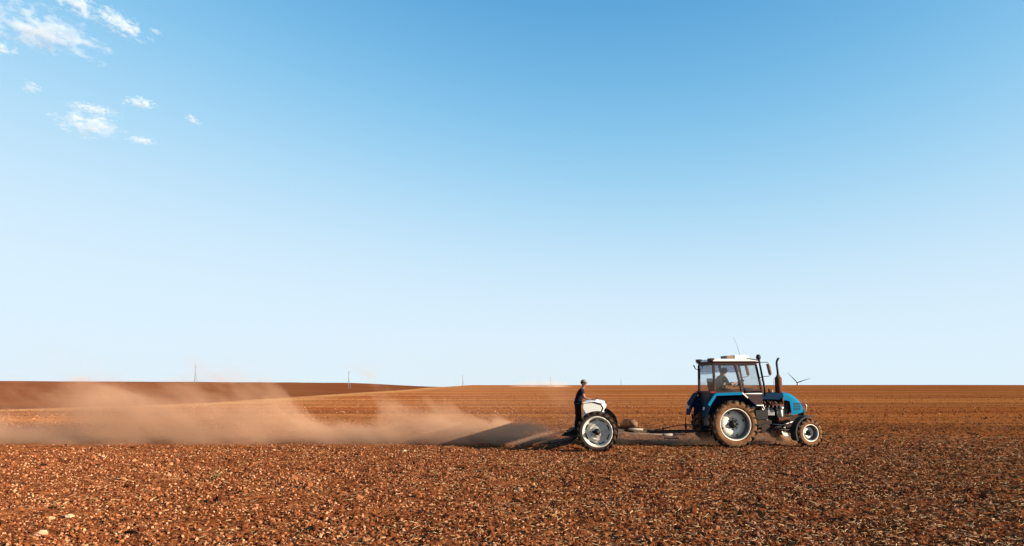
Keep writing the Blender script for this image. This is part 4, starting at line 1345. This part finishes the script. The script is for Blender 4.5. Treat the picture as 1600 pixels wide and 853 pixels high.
# ---------------------------------------------------------------- wind turbine beyond the ridge
hubp = at_y(1245.0, 596.8, 2050)
tz = float(terrain(hubp.x, hubp.y))
wt = empty('wind_turbine', (hubp.x, hubp.y, tz), R(-50))
tag(wt, 'wind turbine beyond the right skyline with only its blades and nacelle showing', 'wind turbine')
hh = hubp.z - tz
MB().tube([(0, 6, -0.5), (0, 6, hh - 1.2)], [2.3, 1.5], 20).build('tower', M_['turbine'], wt)
mb = MB(); loft(mb, [[(x, y, hh + z) for (y, z) in ((-1.4 * k, -1.3 * k), (1.4 * k, -1.3 * k), (1.4 * k, 1.3 * k), (-1.4 * k, 1.3 * k), (-1.4 * k, -1.3 * k))] for x, k in ((-5.5, 0.75), (-4, 1), (1.5, 1), (2.8, 0.7))])
for v in mb.v: v.y += 6
mb.build('nacelle', M_['blade'], wt)
MB().tube([(0, 4.8, hh), (0, 3.0, hh), (0, 1.8, hh), (0, 1.3, hh)], [1.6, 1.6, 1.1, 0.3], 16).build('rotor_hub', M_['blade'], wt)
BL = 40.0
for a in (16.0, 136.0, 256.0):
    d = Vector((math.cos(R(a)), 0, math.sin(R(a)))); n = Vector((-math.sin(R(a)), 0, math.cos(R(a))))
    secs = []
    for f, c, th in ((0.0, 1.3, 1.2), (0.06, 1.4, 1.0), (0.18, 2.7, 0.6), (0.5, 1.8, 0.35), (0.85, 1.0, 0.2), (1.0, 0.25, 0.08)):
        o_ = d * (BL * f) + Vector((0, 3.0, hh))
        secs.append([tuple(o_ + n * (c * aa) + Vector((0, th * bb, 0))) for aa, bb in ((-0.5, 0), (-0.2, -0.5), (0.3, -0.35), (0.55, 0), (0.3, 0.35), (-0.2, 0.5), (-0.5, 0))])
    mb = MB(); loft(mb, secs); mb.build('blade', M_['blade'], wt)

# ---------------------------------------------------------------- stones and a weed on the field
STONES = [(214, 761, 0.035, 'pale field stone lying left of the green weed, middle of the left foreground'),
          (108, 809, 0.05, 'largest pale flat stone in the lower left of the field'),
          (161, 714, 0.035, 'pale stone at the left near the edge of the dust'),
          (632, 706, 0.05, 'whitish stone on the field edge below the dust, left of the drill')]
for px, py, s, lab in STONES:
    p = at_z(px, py, 0.0)
    vv, ff = [], []
    for i in range(7):
        ph = math.pi * i / 6
        for k in range(9):
            t = 2 * math.pi * k / 9
            w = s * (1 + random.uniform(-0.2, 0.2))
            vv.append((w * 1.3 * math.sin(ph) * math.cos(t), w * math.sin(ph) * math.sin(t), w * 0.75 * math.cos(ph)))
    for i in range(6):
        for k in range(9):
            ff.append((i * 9 + k, i * 9 + (k + 1) % 9, (i + 1) * 9 + (k + 1) % 9, (i + 1) * 9 + k))
    o = MB().add(vv, ff).build('stone', M_['stone'], None, loc=(p.x, p.y, float(ground_z(p.x, p.y)) + s * 0.45), rz=random.uniform(0, 3))
    tag(o, lab, 'stone', 'pale stones on the field')

wp = at_z(336, 751, 0.0)
weed = empty('weed', (wp.x, wp.y, float(ground_z(wp.x, wp.y)) - 0.01), 0)
tag(weed, 'small dry green weed growing among the clods in the left foreground', 'weed')
mb = MB(); ms = MB()
for k in range(16):
    t = random.uniform(0, 6.283); tl = random.uniform(0.15, 0.8); ln = random.uniform(0.12, 0.26)
    d = Vector((math.cos(t) * math.sin(tl), math.sin(t) * math.sin(tl), math.cos(tl)))
    ms.tube([(0, 0, 0), d * ln * 0.5, d * ln + Vector((0, 0, -0.02))], [0.004, 0.003, 0.002], 5)
    for q in range(6):
        f = 0.3 + 0.7 * q / 5
        c = d * ln * f
        a = Vector((random.uniform(-1, 1), random.uniform(-1, 1), random.uniform(-0.2, 0.7))).normalized()
        b = a.cross(d).normalized()
        L_ = random.uniform(0.03, 0.06)
        mb.add([c, c + a * L_ * 0.5 + b * L_ * 0.2, c + a * L_ - Vector((0, 0, 0.006)), c + a * L_ * 0.5 - b * L_ * 0.2], [(0, 1, 2), (0, 2, 3)])
ms.build('stems', M_['leaf'], weed)
mb.build('leaves', M_['leaf'], weed)['kind'] = 'stuff'


# ---------------------------------------------------------------- airborne dust
def vol_box(name, lo, hi, fn, colour, step, aniso=0.2):
    o = MB().box(lo, hi).build(name, None)
    m, nt, out = new_mat(name + '_air')
    pv = N(nt, 'ShaderNodeVolumePrincipled')
    pv.inputs['Color'].default_value = (*colour, 1)
    pv.inputs['Anisotropy'].default_value = aniso
    pos = N(nt, 'ShaderNodeNewGeometry').outputs['Position']
    sp = N(nt, 'ShaderNodeSeparateXYZ'); L(nt, pos, sp.inputs[0])
    d = fn(nt, pos, sp.outputs[0], sp.outputs[1], sp.outputs[2])
    L(nt, d, pv.inputs['Density'])
    L(nt, pv.outputs[0], out.inputs['Volume'])
    m.cycles.volume_step_rate = step
    o.data.materials.append(m)
    return o


def comb(nt, x, y, z):
    c = N(nt, 'ShaderNodeCombineXYZ')
    for i, s in enumerate((x, y, z)):
        if isinstance(s, (int, float)): c.inputs[i].default_value = s
        else: L(nt, s, c.inputs[i])
    return c.outputs[0]


def plume(nt, pos, x, y, z):
    # billows lean back: the higher, the older, the further left
    xs = mth(nt, 'ADD', x, mth(nt, 'MULTIPLY', z, 0.85))
    v = comb(nt, xs, mth(nt, 'MULTIPLY', y, 0.7), mth(nt, 'MULTIPLY', z, 1.2))
    n1 = noise(nt, v, 0.22, 3, 0.5)
    n2 = noise(nt, v, 0.62, 5, 0.60)
    # height of the rolling top grows with distance behind the drill
    back = sstep(nt, x, -22, 3.5, 1.0, 0.0)
    H_ = mth(nt, 'ADD', mth(nt, 'MULTIPLY', back, 0.10), 1.15)
    top = mth(nt, 'MULTIPLY', H_, mth(nt, 'ADD', mth(nt, 'MULTIPLY', sstep(nt, n1, 0.42, 0.62), 1.65), 0.55))
    zt = mth(nt, 'ADD', mth(nt, 'DIVIDE', z, top), mth(nt, 'MULTIPLY', mth(nt, 'ADD', n2, -0.5), 2.6))
    low = sstep(nt, zt, 0.45, 1.0, 1.0, 0.0)
    yy0 = sstep(nt, y, 24.2, 25.4)
    yy1 = sstep(nt, y, 26.2, 29.5, 1.0, 0.0)
    xx = mth(nt, 'MULTIPLY', sstep(nt, x, -0.8, 2.7, 1.0, 0.0), sstep(nt, x, -36, -31))
    bill = mth(nt, 'ADD', mth(nt, 'MULTIPLY', sstep(nt, n2, 0.36, 0.60), 0.75), 0.25)
    d = mth(nt, 'MULTIPLY', mth(nt, 'MULTIPLY', low, bill), mth(nt, 'MULTIPLY', mth(nt, 'MULTIPLY', yy0, yy1), xx))
    d = mth(nt, 'MULTIPLY', d, sstep(nt, x, -7.0, 1.0, 0.78, 1.15))
    # thin veil hanging over the whole trail
    veil = mth(nt, 'MULTIPLY', sstep(nt, z, 0.5, 5.3, 1.0, 0.0), sstep(nt, n1, 0.36, 0.70, 0.15, 1.0))
    veil = mth(nt, 'MULTIPLY', veil, mth(nt, 'MULTIPLY', sstep(nt, x, -2, 9, 1.0, 0.0), mth(nt, 'MULTIPLY', sstep(nt, y, 23.8, 27), sstep(nt, y, 30, 40, 1.0, 0.0))))
    d = mth(nt, 'ADD', d, mth(nt, 'MULTIPLY', veil, 0.019))
    # dust thrown up low round the tractor wheels
    lw = mth(nt, 'MULTIPLY', sstep(nt, z, 0.05, 0.62, 1.0, 0.0), mth(nt, 'MULTIPLY', sstep(nt, x, 2.0, 4.0), sstep(nt, x, 8.2, 10.0, 1.0, 0.0)))
    lw = mth(nt, 'MULTIPLY', lw, mth(nt, 'MULTIPLY', sstep(nt, y, 24.3, 24.8), sstep(nt, y, 26.4, 28.0, 1.0, 0.0)))
    lw = mth(nt, 'MULTIPLY', lw, sstep(nt, n2, 0.35, 0.65, 0.25, 1.0))
    return mth(nt, 'ADD', d, mth(nt, 'MULTIPLY', lw, 0.55))


dust = vol_box('dust_plume', (-36, 23.5, -0.3), (10.2, 40, 5.4), plume, (0.70, 0.42, 0.262), 0.095, aniso=0.0)
tag(dust, 'long tan dust plume trailing behind the seed drill', 'dust', kind='stuff')


def puff(nt, pos, x, y, z):
    n1 = noise(nt, pos, 0.045, 5, 0.6)
    c = at_y(845, 600, 420)
    dx = mth(nt, 'DIVIDE', mth(nt, 'ADD', x, -c.x), 17.0)
    r2 = mth(nt, 'ADD', mth(nt, 'MULTIPLY', dx, dx), mth(nt, 'POWER', mth(nt, 'DIVIDE', mth(nt, 'MAXIMUM', z, 0.0), 4.0), 2.0))
    f = mth(nt, 'MULTIPLY', sstep(nt, r2, 0.0, 1.4, 1.0, 0.0), sstep(nt, n1, 0.38, 0.68))
    return mth(nt, 'MULTIPLY', f, 0.05)


pc = at_y(845, 600, 420)
pf = vol_box('distant_dust', (pc.x - 22, 405, -0.5), (pc.x + 22, 435, 7), puff, (0.92, 0.76, 0.6), 0.12)
tag(pf, 'faint orange dust puff on the skyline left of the standing person', 'dust', kind='stuff')

# ---------------------------------------------------------------- clouds
CLOUDS = [  # centre px, centre py, width px, height px, tilt, density, label
    (66, 48, 150, 50, 0.16, 1.0, 'largest white cloud, at the upper left'),
    (6, 77, 34, 18, 0.0, 0.9, 'small cloud cut by the left edge below the largest cloud'),
    (118, 8, 66, 30, 0.30, 1.0, 'white cloud touching the top edge of the picture'),
    (183, 36, 84, 26, 0.34, 0.9, 'slanting long cloud right of the top edge cloud'),
    (49, 137, 26, 19, 0.1, 0.6, 'lone little puff of cloud near the left edge'),
    (136, 197, 92, 32, 0.10, 0.85, 'long flat cloud, the biggest of the lower cluster'),
    (218, 161, 50, 15, 0.0, 0.85, 'bright small flat-bottomed cloud, upper right of the lower cluster'),
    (145, 171, 74, 10, 0.04, 0.45, 'thin wispy streak of cloud above the long flat cloud'),
    (302, 188, 30, 12, 0.5, 0.5, 'small slanted wisp of cloud, the rightmost one'),
    (220, 220, 44, 10, 0.0, 0.6, 'lowest thin flat cloud of the lower cluster'),
    (160, 186, 30, 10, 0.1, 0.4, 'faint wisp between the streak and the long flat cloud'),
    (243, 50, 22, 8, 0.2, 0.35, 'faint tiny wisp right of the slanting long cloud'),
]


def cloud(i, px, py, w, h, tilt, den, lab):
    Z = 1200.0
    c = at_z(px, py, Z)
    dist = (c - Vector((0, 0, CAM_H))).length
    m_px = dist / F_PX
    a, b = w * m_px * 0.60, h * m_px * 0.60
    dep = max(a * 0.6, b)
    o_c = MB()
    vv, ff = [], []
    for q in range(13):
        ph = math.pi * q / 12
        for k in range(24):
            t = 2 * math.pi * k / 24
            vv.append((a * math.sin(ph) * math.cos(t), dep * math.sin(ph) * math.sin(t), b * math.cos(ph)))
    for q in range(12):
        for k in range(24):
            ff.append((q * 24 + k, q * 24 + (k + 1) % 24, (q + 1) * 24 + (k + 1) % 24, (q + 1) * 24 + k))
    o_c.add(vv, ff, smooth=True)
    o = o_c.build('cloud', None, None)
    o.location = c
    az = math.atan2(-c.x, c.y)
    o.rotation_euler = Euler((0, tilt, az))
    m, nt, out = new_mat('cloud_vapour')
    pv = N(nt, 'ShaderNodeVolumePrincipled')
    pv.inputs['Color'].default_value = (1.0, 1.0, 1.0, 1)
    pv.inputs['Anisotropy'].default_value = 0.1
    tc = N(nt, 'ShaderNodeTexCoord')
    sp = N(nt, 'ShaderNodeSeparateXYZ'); L(nt, tc.outputs['Object'], sp.inputs[0])
    qx = mth(nt, 'DIVIDE', sp.outputs[0], a); qy = mth(nt, 'DIVIDE', sp.outputs[1], dep); qz = mth(nt, 'DIVIDE', sp.outputs[2], b)
    r2 = mth(nt, 'ADD', mth(nt, 'ADD', mth(nt, 'MULTIPLY', qx, qx), mth(nt, 'MULTIPLY', qy, qy)), mth(nt, 'MULTIPLY', qz, qz))
    rad = mth(nt, 'SQRT', r2)
    off = N(nt, 'ShaderNodeVectorMath', operation='ADD'); off.inputs[1].default_value = (i * 913.0, i * 377.0, 0)
    L(nt, tc.outputs['Object'], off.inputs[0])
    mp = N(nt, 'ShaderNodeMapping'); mp.inputs['Scale'].default_value = (0.5, 0.5, 1.1); L(nt, off.outputs[0], mp.inputs[0])
    n1 = noise(nt, mp.outputs[0], 2.6 / b, 7, 0.66)
    v = mth(nt, 'SUBTRACT', mth(nt, 'ADD', mth(nt, 'MULTIPLY', n1, 1.6), -0.30), mth(nt, 'MULTIPLY', rad, 0.40))
    d = sstep(nt, v, 0.29, 0.48)
    L(nt, mth(nt, 'MULTIPLY', d, den * 0.95 / b), pv.inputs['Density'])
    L(nt, pv.outputs[0], out.inputs['Volume'])
    m.cycles.volume_step_rate = 0.35
    o.data.materials.append(m)
    tag(o, lab, 'cloud', 'small clouds in the upper left sky')


for i, c in enumerate(CLOUDS):
    cloud(i, *c)
